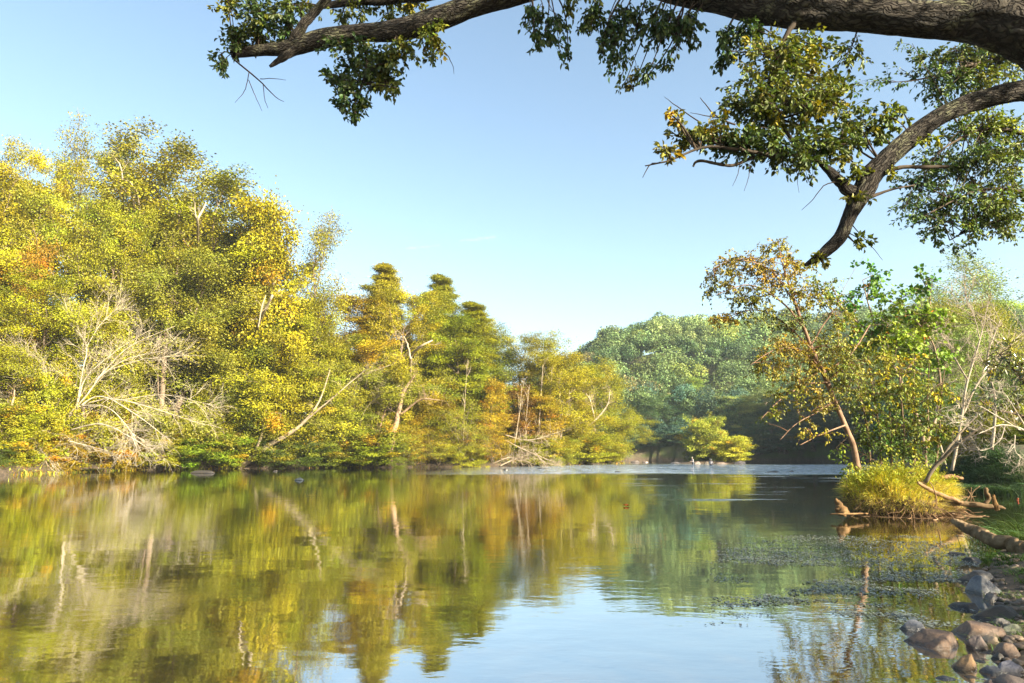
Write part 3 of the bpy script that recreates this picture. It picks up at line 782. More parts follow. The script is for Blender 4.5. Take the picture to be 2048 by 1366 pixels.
print('hill crowns', count)

HG = (0.07, 0.1, 0.03)
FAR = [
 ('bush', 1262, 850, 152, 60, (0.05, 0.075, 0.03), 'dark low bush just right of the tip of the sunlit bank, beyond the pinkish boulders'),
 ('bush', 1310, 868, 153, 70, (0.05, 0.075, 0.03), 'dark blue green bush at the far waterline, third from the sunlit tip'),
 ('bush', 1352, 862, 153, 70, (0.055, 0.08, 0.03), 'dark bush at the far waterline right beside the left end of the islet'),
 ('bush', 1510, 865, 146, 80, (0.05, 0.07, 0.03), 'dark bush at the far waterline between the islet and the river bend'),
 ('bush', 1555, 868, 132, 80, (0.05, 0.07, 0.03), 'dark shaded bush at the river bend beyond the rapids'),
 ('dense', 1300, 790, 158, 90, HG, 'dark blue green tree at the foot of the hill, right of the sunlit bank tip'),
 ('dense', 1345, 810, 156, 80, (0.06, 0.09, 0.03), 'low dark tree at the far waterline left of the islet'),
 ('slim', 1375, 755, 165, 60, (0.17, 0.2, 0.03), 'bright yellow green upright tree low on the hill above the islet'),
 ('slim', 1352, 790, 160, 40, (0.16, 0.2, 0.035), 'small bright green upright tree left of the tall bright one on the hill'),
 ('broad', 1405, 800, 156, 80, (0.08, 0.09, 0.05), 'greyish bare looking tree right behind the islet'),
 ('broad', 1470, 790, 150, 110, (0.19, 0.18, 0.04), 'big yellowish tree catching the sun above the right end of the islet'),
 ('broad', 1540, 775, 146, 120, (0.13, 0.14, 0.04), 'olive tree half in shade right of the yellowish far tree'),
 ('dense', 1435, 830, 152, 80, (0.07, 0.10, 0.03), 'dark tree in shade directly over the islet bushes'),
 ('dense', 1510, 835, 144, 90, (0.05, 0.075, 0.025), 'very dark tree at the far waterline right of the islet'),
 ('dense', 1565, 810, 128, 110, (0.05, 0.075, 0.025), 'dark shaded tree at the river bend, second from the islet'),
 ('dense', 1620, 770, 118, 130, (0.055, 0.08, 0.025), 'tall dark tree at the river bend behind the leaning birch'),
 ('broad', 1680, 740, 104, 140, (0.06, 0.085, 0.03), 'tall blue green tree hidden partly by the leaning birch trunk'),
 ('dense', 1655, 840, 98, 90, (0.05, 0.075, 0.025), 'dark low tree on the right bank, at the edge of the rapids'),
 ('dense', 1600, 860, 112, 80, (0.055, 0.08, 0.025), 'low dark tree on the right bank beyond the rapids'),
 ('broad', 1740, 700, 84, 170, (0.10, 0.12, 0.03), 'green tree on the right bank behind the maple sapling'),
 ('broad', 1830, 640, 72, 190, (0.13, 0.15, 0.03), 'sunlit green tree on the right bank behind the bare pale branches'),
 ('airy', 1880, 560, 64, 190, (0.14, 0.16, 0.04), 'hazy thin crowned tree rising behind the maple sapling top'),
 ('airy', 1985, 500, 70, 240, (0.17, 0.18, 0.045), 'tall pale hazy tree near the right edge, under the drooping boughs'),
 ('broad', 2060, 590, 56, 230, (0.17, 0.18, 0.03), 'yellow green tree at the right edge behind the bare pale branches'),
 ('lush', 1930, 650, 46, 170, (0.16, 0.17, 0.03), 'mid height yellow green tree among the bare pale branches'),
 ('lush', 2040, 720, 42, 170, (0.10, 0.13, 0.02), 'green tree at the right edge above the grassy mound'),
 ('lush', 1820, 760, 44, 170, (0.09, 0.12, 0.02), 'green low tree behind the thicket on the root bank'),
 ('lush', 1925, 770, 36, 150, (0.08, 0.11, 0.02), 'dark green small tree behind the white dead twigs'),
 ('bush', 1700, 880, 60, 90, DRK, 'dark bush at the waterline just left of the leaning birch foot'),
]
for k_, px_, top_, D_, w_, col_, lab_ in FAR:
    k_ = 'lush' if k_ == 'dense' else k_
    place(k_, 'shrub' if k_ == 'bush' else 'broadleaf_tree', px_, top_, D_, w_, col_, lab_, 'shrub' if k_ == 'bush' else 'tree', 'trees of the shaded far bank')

for k_, px_, top_, D_, w_, col_, lab_ in [('bush', 1960, 800, 33, 130, (0.14, 0.16, 0.02), 'yellow green bush on the grassy mound behind the dead twigs'), ('bush', 2050, 850, 31, 120, (0.08, 0.12, 0.02), 'dark green bush on the grassy mound at the right edge'),
        ('bush', 1905, 850, 34, 80, (0.16, 0.17, 0.02), 'small yellow bush between the root bank and the grassy mound'), ('lush', 1990, 610, 50, 160, (0.17, 0.18, 0.025), 'sunlit yellow green tree behind the bare pale tree'), ('lush', 1900, 600, 54, 150, (0.15, 0.17, 0.025), 'light green tree between maple sapling and bare pale tree')]:
    place(k_, 'shrub' if k_ == 'bush' else 'broadleaf_tree', px_, top_, D_, w_, col_, lab_, 'shrub' if k_ == 'bush' else 'tree', 'plants on the right bank')
# islet bushes
for k_, px_, top_, D_, w_, col_, lab_ in [
    ('bush', 1412, 832, ISL[1]+4, 80, (0.22, 0.26, 0.09), 'tall pale willow bush, higher of the two on the islet'),
    ('bush', 1456, 870, ISL[1]+3.5, 80, (0.3, 0.32, 0.09), 'lower bright yellow willow bush on the right half of the islet'),
    ('bush_b', 1388, 885, ISL[1]+4.5, 50, (0.07, 0.1, 0.03), 'small dark bush on the left end of the islet'),
    ('bush_b', 1428, 912, ISL[1]+1.5, 40, (0.07, 0.16, 0.02), 'low bright green bush at the water edge behind the near angler'),
    ('bush', 1484, 895, ISL[1]+4.5, 30, (0.17, 0.19, 0.05), 'small pale bush at the right tip of the islet')]:
    place(k_, 'shrub', px_, top_, D_, w_, col_, lab_, 'shrub', 'willow bushes on the islet', trunkname='stem', crownname='foliage')

#HERO
# ------------------------------------------------------------------ hand placed trees with visible limbs
RSC = 1.0; DSH = 0.0


def shoreD(px, D=35):
    d = ray(px, 800)
    while gz(d[0]/d[1]*D, D) < .12 and D < 190: D += .25
    return D


def pl(rows, n=24):
    """rows (px, py, depth, radius in photo px) -> smooth centre line and radii"""
    rows = np.asarray(rows, float)*np.array([1, 1, 1, RSC])+np.array([0, 0, DSH, 0])
    c = np.array([P(a, b, d) for a, b, d, _ in rows]); r = rows[:, 3]/F*rows[:, 2]
    q = path(np.column_stack([c, r]), n)
    return q[:, :3], np.maximum(q[:, 3], 0.001)


def limb(geo, rows, n=24, seg=8, rough=0.0, seed=0, tint=(1, 1, 1), ref=None, wob=0.0, along=3.0):
    p, r = pl(rows, n)
    if wob: p = p+wob*r[:, None]*np.stack([fbm(np.column_stack([np.linspace(0, 9, n), np.full(n, s*9.1+seed), np.zeros(n)]), 3, s) for s in (1, 2, 3)], 1)
    tubes(geo, p, r, seg, tint=tint, rough=rough, seed=seed, ref=ref, along=along)
    return p


def bez(a, m, b, K):
    t = np.linspace(0, 1, K)[None, :, None]
    return a[:, None]*(1-t)**2+2*m[:, None]*t*(1-t)+b[:, None]*t**2


def spray(rng, wood, crown, skel, blobs, D0, leaf, dens=1.0, nleaf=14, hang=0.5, depth=0.9, tw=0.0035, sec=0.011, leafkind='oval',
          width=0.6, accent=None, pa=0.0, spread=0.3, hue=0.12, near=1, scol=(0.7, 0.65, 0.6), sag=0.12, inner=0.0):
    for bl in blobs:
        px, py, rx, ry = bl[:4]; D = bl[4] if len(bl) > 4 and bl[4] else D0; tm = np.array(bl[5]) if len(bl) > 5 else np.ones(3)
        dn = bl[6] if len(bl) > 6 else 1.0
        c = P(px, py, D); a = rx/F*D*1.1; b = ry/F*D*1.1; dp = depth*max(a, b)
        n = max(4, int(dens*dn*PI*rx*ry/500)); ns = max(2, n//8)
        def ball(k, s=1.0):
            u = norm(rng.normal(0, 1, (k, 3)))*rng.random((k, 1))**(1/3)*s*1.05
            return c+u*np.array([a, dp, b])
        dist = np.linalg.norm(skel-c, axis=1); cand = np.argsort(dist)[:max(1, near)]
        an = skel[rng.choice(cand, ns)]
        tg = ball(ns, 0.8); ln = np.linalg.norm(tg-an, axis=1)[:, None]
        mid = (an+tg)/2+ln*rng.normal(0, 0.10, (ns, 3))+ln*np.array([0, 0, 0.12])
        S = bez(an, mid, tg, 9)
        tubes(wood, S, sec*np.linspace(1, 0.35, 9)[None]*rng.uniform(0.6, 1.3, (ns, 1)), 5, cap=False, tint=scol)
        e = ball(n)
        k4 = rng.integers(0, ns, (n, 4)); f4 = rng.uniform(0.35, 1, (n, 4))
        p4 = np.stack([at_frac(S, k4[:, j], f4[:, j])[0] for j in range(4)], 1)
        j = np.argmin(np.linalg.norm(p4-e[:, None], axis=-1), 1); s0 = p4[np.arange(n), j]
        ln = np.linalg.norm(e-s0, axis=1)[:, None]
        mid = (s0+e)/2+ln*rng.normal(0, 0.12, (n, 3))+ln*np.array([0, 0, sag])
        T = bez(s0, mid, e+np.array([0, 0, -0.5])*hang*leaf*2, 7)
        tubes(wood, T, tw*np.linspace(1.2, 0.5, 7)[None]*np.ones((n, 1)), 3, cap=False, tint=scol)
        il = np.repeat(np.arange(n), nleaf); p, d = at_frac(T, il, rng.uniform(0.12+inner, 1.0, len(il)))
        sd = norm(rng.normal(0, 1, p.shape)); ax = norm(d*0.6+sd*0.9+np.array([0, 0, -1.0])*hang)
        pos = p+sd*leaf*0.25
        nr = norm(rng.normal(0, 1, p.shape)+np.array([0, 0, 0.35]))
        bt = rand_tint(rng, n, spread*0.5, hue, accent, pa)[il]*rand_tint(rng, len(il), spread*0.7, hue*0.4)*tm
        leaves(crown, rng, pos, ax, nr, leaf*rng.uniform(0.6, 1.15, len(il)), width, bt, leafkind)


def finish(root, wood, crown, woodmat, leafmat, col, wcol=WOODCOL, wn='trunk', cn='crown', smooth=True):
    """move the collected geometry so that the parts sit under their Empty at the foot"""
    L0 = np.array(root.location)
    out = []
    for g_, n_, m_, c_, sm in ((wood, wn, woodmat, wcol, smooth), (crown, cn, leafmat, col, False)):
        if g_ is None or not g_.n: continue
        g_.v = [(v-L0).astype(np.float32) for v in g_.v]
        out.append(link(n_, g_.mesh(n_, m_, sm), root, color=c_))
    return out


rng = np.random.default_rng(42)
RSC = 0.84
# ---- the big tree that leans over the river from the right
root = empty('overhanging_tree', (6.0, 5.6, gz(6.0, 5.6)-0.1), 'big rough barked tree leaning in from the right with thick limbs overhead', 'tree')
bk = Geo(); bx = Geo(); lf = Geo()
T0 = P(2190, 120, 6.3)
gp = np.array([[6.0, 5.6, gz(6.0, 5.6)-0.4], [6.05, 5.7, 0.6], [5.95, 5.9, 2.0], [5.75, 6.1, 3.4], T0, P(2230, -120, 6.3), P(2300, -500, 6.5), P(2350, -900, 6.6)])
tp = path(np.column_stack([gp, [.62, .5, .45, .43, .42, .36, .3, .2]]), 60)
tubes(bk, tp[:, :3], tp[:, 3], 40, rough=0.22, seed=3)
sk = []
sk.append(limb(bk, [(2200, 130, 6.2, 90), (2120, 90, 6.15, 90), (2048, 55, 6.1, 82), (1950, 40, 6.1, 62), (1850, 40, 6.15, 44), (1700, 27, 6.3, 42), (1550, 14, 6.5, 42), (1430, -4, 6.7, 39), (1300, -32, 6.9, 35),
                    (1160, -42, 7.1, 33), (1050, -18, 7.2, 29), (960, 8, 7.3, 28), (880, 36, 7.4, 28), (800, 60, 7.5, 26), (720, 66, 7.6, 23), (640, 78, 7.7, 23), (580, 96, 7.75, 20), (520, 101, 7.8, 14), (464, 107, 7.8, 11)], 260, 48, 0.24, 5, ref=(0, 1, 0), wob=0.25))
RSC = .72
sk.append(limb(bk, [(2160, 110, 6.2, 45), (2080, 165, 6.2, 36), (2048, 178, 6.2, 32), (1960, 200, 6.15, 28), (1900, 222, 6.1, 26), (1850, 250, 6.1, 27), (1800, 290, 6.05, 28), (1762, 330, 6.0, 29), (1732, 368, 6.0, 31),
                    (1712, 400, 6.0, 24), (1696, 440, 6.0, 19), (1680, 475, 6.0, 18), (1648, 505, 6.0, 15), (1610, 530, 6.0, 5)], 170, 36, 0.28, 7, ref=(0, 1, 0), wob=0.3))
RSC = .84
limb(bk, [(1722, 395, 6.0, 20), (1690, 375, 6.0, 15), (1668, 352, 5.95, 12), (1645, 330, 5.9, 8), (1620, 316, 5.9, 5)], 30, 20, .3, 6, ref=(0, 1, 0), wob=.4)
sk.append(limb(bx, [(1645, 328, 5.9, 6), (1600, 312, 5.9, 5), (1520, 312, 5.85, 4.5), (1460, 330, 5.8, 4), (1400, 322, 5.8, 3.5), (1385, 332, 5.8, 2.5)], 60, 10, 0.3, 8, tint=(.7, .7, .7), wob=0.8))
sk.append(limb(bx, [(1560, 312, 5.87, 5), (1480, 300, 5.7, 4.5), (1410, 295, 5.65, 3.5), (1340, 320, 5.6, 2.5), (1290, 332, 5.6, 1.5)], 40, 7, 0.3, 9, tint=(.7, .7, .7), wob=0.8))
sk.append(limb(bx, [(1600, 300, 5.9, 5), (1560, 240, 6.0, 5), (1540, 170, 6.1, 5), (1560, 100, 6.3, 6), (1590, 40, 6.4, 8)], 40, 7, 0.3, 10, tint=(.7, .7, .7), wob=0.8))
sk.append(limb(bk, [(585, 92, 7.75, 14), (600, 60, 7.7, 13), (628, 25, 7.7, 11), (670, -20, 7.6, 10)], 36, 16, 0.3, 11, ref=(0, 1, 0), wob=0.4))
sk.append(limb(bk, [(640, 13, 7.9, 7), (700, 4, 7.9, 11), (780, 0, 7.9, 13), (880, -14, 7.9, 15), (990, -30, 7.8, 17)], 60, 18, 0.3, 12, ref=(0, 1, 0), wob=0.4))
limb(bk, [(600, 92, 7.7, 14), (570, 112, 7.65, 11), (540, 133, 7.6, 4)], 18, 12, 0.5, 13, ref=(0, 1, 0))
sk.append(limb(bx, [(724, 75, 7.6, 6), (735, 110, 7.55, 5), (728, 160, 7.5, 4), (706, 220, 7.5, 2)], 26, 6, 0.3, 14, tint=(.6, .6, .6), wob=.6))
limb(bx, [(1740, 350, 6.0, 6), (1800, 335, 6.0, 5), (1850, 334, 6.0, 5), (1898, 333, 6.0, 4)], 20, 7, 0.5, 15)
limb(bx, [(1740, 395, 6.0, 5), (1780, 380, 6, 3), (1830, 370, 6, 1.5)], 12, 5, 0.4, 16)
for a in ([(466, 118, 7.8, 2.2), (500, 145, 7.8, 2), (530, 172, 7.8, 1.5), (552, 195, 7.8, 1), (568, 203, 7.8, .6)], [(498, 143, 7.8, 1.2), (490, 180, 7.8, 1), (470, 205, 7.8, .5)],
          [(520, 158, 7.8, 1.2), (545, 157, 7.8, 1), (572, 160, 7.8, .5)], [(526, 170, 7.8, 1), (530, 200, 7.8, .8), (536, 216, 7.8, .5)], [(497, 160, 7.8, 1), (512, 195, 7.8, .8), (524, 222, 7.8, .4)],
          [(1690, 360, 5.9, 2), (1650, 370, 5.9, 1.3), (1625, 400, 5.9, .9), (1603, 420, 5.9, .5)], [(1320, 325, 5.6, 2), (1300, 330, 5.6, 1.5), (1285, 355, 5.6, .7)],
          [(1470, 250, 5.8, 3), (1430, 230, 5.8, 2), (1400, 195, 5.8, 1)], [(1440, 235, 5.8, 2), (1415, 232, 5.8, 1.4), (1380, 225, 5.8, .6)], [(1400, 245, 5.8, 2), (1350, 210, 5.8, 1.3), (1328, 193, 5.8, .5)],
          [(860, 85, 7.4, 1.6), (890, 105, 7.4, 1.2), (905, 130, 7.4, .8), (908, 148, 7.4, .4)], [(1480, 325, 5.8, 1), (1475, 350, 5.8, .8), (1465, 372, 5.8, .4)], [(1500, 325, 5.8, 1), (1497, 355, 5.8, .8), (1488, 382, 5.8, .4)],
          [(1700, 445, 6, 1.6), (1722, 470, 6, 1.2), (1745, 495, 6, .9), (1765, 520, 6, .5)], [(1600, 330, 5.9, 1), (1595, 360, 5.9, .7), (1598, 385, 5.9, .4)]):
    limb(bx, a, 12, 4, tint=(.55, .5, .5), wob=1.2)
skel = np.concatenate(sk)
DK = (0.55, 0.75, 0.9); YL = (2.6, 2.0, 0.8); MD = (1.1, 1.1, 1)  # leaf tints hold the light: dark for silhouetted clusters, yellow for sunlit ones
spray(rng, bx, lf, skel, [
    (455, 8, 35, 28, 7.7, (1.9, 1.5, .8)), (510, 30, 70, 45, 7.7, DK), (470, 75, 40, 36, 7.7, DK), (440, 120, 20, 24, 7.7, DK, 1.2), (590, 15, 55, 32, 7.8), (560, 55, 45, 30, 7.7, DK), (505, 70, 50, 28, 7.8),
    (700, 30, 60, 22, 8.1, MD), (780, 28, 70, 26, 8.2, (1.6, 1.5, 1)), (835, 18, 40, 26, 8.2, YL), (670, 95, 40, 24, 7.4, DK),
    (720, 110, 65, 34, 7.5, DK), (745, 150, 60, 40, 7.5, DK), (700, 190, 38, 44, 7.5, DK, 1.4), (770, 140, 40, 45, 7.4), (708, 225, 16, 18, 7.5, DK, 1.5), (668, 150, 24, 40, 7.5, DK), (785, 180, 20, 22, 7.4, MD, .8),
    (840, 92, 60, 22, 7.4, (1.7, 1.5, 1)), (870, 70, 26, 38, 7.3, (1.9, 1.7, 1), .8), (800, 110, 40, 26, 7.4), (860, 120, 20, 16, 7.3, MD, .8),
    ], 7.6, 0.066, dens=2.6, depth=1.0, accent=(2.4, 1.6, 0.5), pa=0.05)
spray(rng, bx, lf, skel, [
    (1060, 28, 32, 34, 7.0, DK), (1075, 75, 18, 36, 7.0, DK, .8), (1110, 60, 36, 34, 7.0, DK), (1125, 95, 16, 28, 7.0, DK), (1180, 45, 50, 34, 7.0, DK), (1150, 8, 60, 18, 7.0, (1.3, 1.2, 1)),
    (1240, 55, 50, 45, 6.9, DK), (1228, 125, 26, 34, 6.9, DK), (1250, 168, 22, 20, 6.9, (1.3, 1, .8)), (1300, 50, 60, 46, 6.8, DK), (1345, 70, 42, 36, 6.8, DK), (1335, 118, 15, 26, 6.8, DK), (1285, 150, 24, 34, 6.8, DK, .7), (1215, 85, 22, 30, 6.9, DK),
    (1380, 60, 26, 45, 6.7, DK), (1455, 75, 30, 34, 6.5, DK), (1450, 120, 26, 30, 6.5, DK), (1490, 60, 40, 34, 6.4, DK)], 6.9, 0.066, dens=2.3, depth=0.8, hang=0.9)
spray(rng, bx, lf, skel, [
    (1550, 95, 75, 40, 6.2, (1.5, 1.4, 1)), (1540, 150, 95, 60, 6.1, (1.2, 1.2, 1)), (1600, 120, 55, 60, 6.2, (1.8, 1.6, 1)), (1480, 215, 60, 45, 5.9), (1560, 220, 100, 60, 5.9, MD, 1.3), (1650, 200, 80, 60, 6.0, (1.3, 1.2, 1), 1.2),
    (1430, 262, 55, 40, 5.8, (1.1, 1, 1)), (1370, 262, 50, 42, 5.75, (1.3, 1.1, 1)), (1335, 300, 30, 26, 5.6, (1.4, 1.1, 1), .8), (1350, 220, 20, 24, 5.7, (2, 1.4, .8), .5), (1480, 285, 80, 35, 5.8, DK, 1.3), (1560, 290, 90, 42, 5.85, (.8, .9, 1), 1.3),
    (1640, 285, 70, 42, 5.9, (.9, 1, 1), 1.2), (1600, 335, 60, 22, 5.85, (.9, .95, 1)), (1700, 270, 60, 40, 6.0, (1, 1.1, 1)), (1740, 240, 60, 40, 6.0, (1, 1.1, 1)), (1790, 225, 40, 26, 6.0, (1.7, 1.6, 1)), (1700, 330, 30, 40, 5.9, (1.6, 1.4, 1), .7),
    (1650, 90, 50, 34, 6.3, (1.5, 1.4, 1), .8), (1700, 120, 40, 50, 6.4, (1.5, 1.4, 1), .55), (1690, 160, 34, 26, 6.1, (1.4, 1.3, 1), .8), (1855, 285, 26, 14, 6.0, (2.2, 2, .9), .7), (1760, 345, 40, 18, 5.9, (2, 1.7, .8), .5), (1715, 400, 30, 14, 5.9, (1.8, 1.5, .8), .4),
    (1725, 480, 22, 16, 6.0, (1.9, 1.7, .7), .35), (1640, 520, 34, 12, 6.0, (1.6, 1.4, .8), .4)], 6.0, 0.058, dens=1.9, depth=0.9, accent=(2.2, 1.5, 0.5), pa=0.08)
# unseen rest of its crown, leaf lobes added to shade limbs and shore rocks
hi = [P(2300, -500, 6.5), P(2350, -900, 6.6)]
r2 = np.random.default_rng(8)
for c0, rr, n in (((8.6, 3.2, 5.4), (2.8, 2.4, 1.7), 2600), ((5.5, 4.5, 9.5), (4, 4, 2.2), 3000), ((10.5, 0.5, 5.2), (3, 3, 2.4), 3600), ((12.4, 4.2, 4.3), (2.4, 2.2, 1.9), 3400), ((1.5, 2.5, 9.5), (4, 3.5, 1.5), 1800)):
    u = norm(r2.normal(0, 1, (n, 3)))*r2.random((n, 1))**0.4
    cl = norm(r2.normal(0, 1, (40, 3)))*r2.random((40, 1))**.5; k = r2.integers(0, 40, n)
    pos = np.array(c0)+(cl[k]+u*0.28)*np.array(rr)
    leaves(lf, r2, pos, norm(r2.normal(0, 1, (n, 3))-np.array([0, 0, .5])), norm(r2.normal(0, 1, (n, 3))), 0.13, 0.6, rand_tint(r2, n, .3, .1), 'oval')
    S = bez(np.tile(T0+np.array([0, 0, 0.6]), (40, 1)), np.tile((T0+np.array(c0))/2+np.array([0, 0, .8]), (40, 1))+r2.normal(0, .3, (40, 3)), np.array(c0)+cl*np.array(rr), 10)
    tubes(bx, S, np.linspace(.05, .01, 10)[None]*np.ones((40, 1)), 5, cap=False, tint=(.6, .6, .6))
LFC = (0.08, 0.1, 0.015)
parts = finish(root, bk, lf, BARK, NEARLEAF, LFC)
bx.v = [(v-np.array(root.location)).astype(np.float32) for v in bx.v]
link('branches', bx.mesh('branches', WOOD, True), root, color=(0.3, 0.28, 0.26))


def hero(name, foot, label, cat='tree', group=None):
    return empty(name, foot, label, cat, group)


# ---- drooping tree behind, top right
ft = P(2230, 905, 12.0); ft[2] = gz(ft[0], ft[1])
root = hero('drooping_tree', ft-[0, 0, .1], 'leafy green tree at the upper right whose fine twigs hang down behind the thick limbs')
w, l = Geo(), Geo()
sk = [limb(w, [(2230, 930, 12, 22), (2240, 700, 12, 19), (2220, 450, 12, 17), (2190, 200, 12, 14), (2160, 0, 12, 10), (2140, -200, 12, 7)], 40, 9, .15, 2, wob=.5)]
for r_ in ([(2195, 220, 12, 8), (2120, 150, 11.8, 6), (2030, 120, 11.6, 5), (1940, 130, 11.5, 4), (1860, 160, 11.4, 2)], [(2215, 420, 12, 9), (2130, 330, 11.8, 7), (2050, 270, 11.6, 5), (1960, 260, 11.5, 4), (1880, 300, 11.4, 2)],
           [(2225, 520, 12, 8), (2140, 440, 11.8, 6), (2060, 390, 11.6, 5), (1960, 380, 11.5, 3), (1850, 430, 11.4, 1.5)], [(2200, 300, 12, 7), (2140, 220, 12.5, 5), (2050, 200, 12.6, 4), (1950, 200, 12.6, 2)],
           [(2225, 560, 12, 7), (2150, 500, 12, 5), (2060, 440, 12, 4), (1960, 450, 12, 3), (1900, 480, 12, 1.5)]):
    sk.append(limb(w, r_, 26, 6, .2, 4, wob=.8))
spray(rng, w, l, np.concatenate(sk), [(1930, 120, 80, 40), (1890, 160, 60, 50, 0, (.8, 1, 1.1)), (1980, 170, 70, 45, 0, (2, 1.7, .9)), (1960, 110, 60, 40), (1860, 110, 40, 30, 0, (1, 1, 1), .5), (2020, 100, 50, 60), (1870, 200, 50, 26, 0, (.8, 1, 1.1), .6),
      (1985, 245, 70, 40, 0, (2.1, 1.9, .9)), (1930, 260, 50, 34, 0, (1.5, 1.5, 1)), (1900, 320, 90, 36, 0, (.8, .95, 1.15)), (1860, 350, 60, 30, 0, (.7, .9, 1.2), .8), (1960, 330, 80, 50, 0, (1.1, 1.1, 1)), (2020, 300, 50, 70, 0, (1.7, 1.5, 1)),
      (1880, 400, 80, 34, 0, (.8, .95, 1.1)), (1830, 440, 50, 26, 0, (.8, 1, 1.1), .8), (1950, 420, 90, 46, 0, (1.3, 1.3, 1)), (1900, 470, 60, 26, 0, (1, 1.1, 1), .7), (2010, 400, 60, 70, 0, (1.2, 1.2, 1)), (2000, 460, 60, 40, 0, (1.4, 1.3, 1), .8), (1940, 500, 30, 22, 0, (.9, 1, 1.1), .5),
      (1845, 470, 26, 16, 0, (.8, 1, 1.1), .5), (1800, 415, 26, 12, 0, (.8, 1, 1.1), .6), (1780, 360, 30, 20, 0, (.7, .9, 1.1), .3), (1790, 120, 60, 30, 0, (.7, .9, 1.1), .25), (1740, 160, 60, 40, 0, (.7, .9, 1.1), .2)],
      11.6, 0.075, dens=3.2, nleaf=15, hang=.5, near=14, accent=(2.2, 1.8, .5), pa=.04, sag=.16)
finish(root, w, l, WOOD, NEARLEAF, (0.075, 0.105, 0.018), (.4, .38, .35))

RSC = 0.6
# ---- leaning birch on the root bank
def foot(px, D):
    d = ray(px, 900); return np.array([d[0]/d[1]*D, D, 0.0])


CL = foot(1792, 17.7)
CLUMP_TOP = 0.95
f0 = P(1712, 925, 17.6)
root = hero('birch_tree', f0, 'slender pinkish birch leaning left over the river from the root bank, with small gold leaves')
w, l = Geo(), Geo()
sk = [limb(w, [(1716, 940, 17.7, 11), (1705, 890, 17.6, 9), (1690, 850, 17.5, 8.5), (1668, 800, 17.3, 8), (1650, 755, 17.2, 8.5), (1632, 718, 17.1, 7), (1612, 665, 17, 6), (1592, 610, 16.9, 5), (1575, 560, 16.8, 3.5), (1562, 515, 16.7, 2), (1556, 480, 16.7, 1)], 60, 10, .22, 4, wob=.5)]
for r_ in ([(1640, 735, 17.1, 4), (1600, 700, 17, 3), (1550, 700, 16.8, 2), (1500, 730, 16.6, 1)], [(1655, 765, 17.2, 4), (1610, 770, 17, 3), (1560, 800, 16.8, 2), (1520, 840, 16.7, 1)], [(1612, 665, 17, 4), (1570, 610, 16.9, 3), (1500, 570, 16.8, 2), (1430, 590, 16.6, 1)],
           [(1592, 610, 16.9, 3), (1540, 540, 16.8, 2.4), (1470, 520, 16.6, 1.5), (1420, 540, 16.6, .8)], [(1625, 700, 17, 3.5), (1560, 640, 17.2, 2.5), (1500, 620, 17.3, 2), (1440, 650, 17.4, 1)], [(1622, 690, 17, 3), (1660, 630, 17, 2.4), (1690, 600, 17, 1.5)],
           [(1670, 800, 17.3, 3.5), (1640, 820, 17.1, 2.5), (1590, 850, 16.9, 1.5), (1560, 880, 16.8, .8)], [(1645, 745, 17.2, 4), (1700, 710, 17.4, 3), (1740, 650, 17.6, 2)], [(1690, 850, 17.4, 3), (1640, 870, 17.2, 2), (1600, 890, 17, 1)]):
    sk.append(limb(w, r_, 22, 6, .2, 4, wob=.9))
G1 = (1.25, 1.1, .8)
spray(rng, w, l, np.concatenate(sk), [(1550, 500, 50, 26, 0, G1), (1480, 530, 60, 34, 0, (1.2, .95, .8), 1.2), (1440, 560, 40, 34, 0, (1.1, .95, 1)), (1540, 550, 70, 36, 0, (1.35, 1, .8), 1.2), (1610, 530, 40, 26, 0, G1, .7), (1500, 590, 70, 34, 0, (.95, .95, 1)), (1420, 590, 20, 22, 0, (.8, .9, 1), .8),
      (1450, 640, 40, 26, 0, (1.5, 1.1, .7), .9), (1530, 630, 60, 26, 0, (.8, .9, 1), .7), (1600, 590, 50, 44, 0, G1, 1), (1580, 650, 60, 24, 0, (.6, .75, 1), .9), (1650, 600, 50, 40, 0, (.9, 1, 1), .6), (1660, 560, 50, 20, 0, (.8, 1, 1), .4),
      (1570, 700, 60, 34, 0, (1.3, 1, .8), 1), (1530, 740, 40, 34, 0, (1.1, 1, .8), .9), (1600, 740, 60, 44, 0, (1.2, 1, .8), .8), (1660, 700, 60, 50, 0, (.9, .95, .8), 1.1), (1580, 800, 50, 34, 0, (1, 1, .8), .6), (1640, 810, 60, 44, 0, (1, .9, .8), .6), (1540, 830, 40, 24, 0, (.9, 1, .8), .4),
      (1620, 870, 60, 18, 0, (1.4, 1.2, .7), .45), (1700, 760, 50, 60, 0, (.8, .9, .8), .8), (1680, 650, 40, 26, 0, (1, 1, .8), .7)], 17, 0.075, dens=4.2, nleaf=14, tw=.004, sec=.012, hang=.6, near=10, width=.65, accent=(1.4, 1.1, .5), pa=.08, hue=.06, scol=(.8, .65, .55))
finish(root, w, l, WOOD, NEARLEAF, (0.2, 0.2, 0.024), (1.0, 0.8, 0.7))

# ---- maple saplings, thicket, laurel on and behind the root bank
def many(name, foot_, label, stems, blobs, D, leaf, col, wcol, leafmat=LEAF, cat='tree', **kw):
    root = hero(name, foot_, label, cat)
    w, l = Geo(), Geo(); sk = []
    for i, s in enumerate(stems): sk.append(limb(w, s, 26, 7, .2, i, wob=.7))
    spray(rng, w, l, np.concatenate(sk), blobs, D, leaf, **kw)
    finish(root, w, l, WOOD, leafmat, col, wcol)
    return w


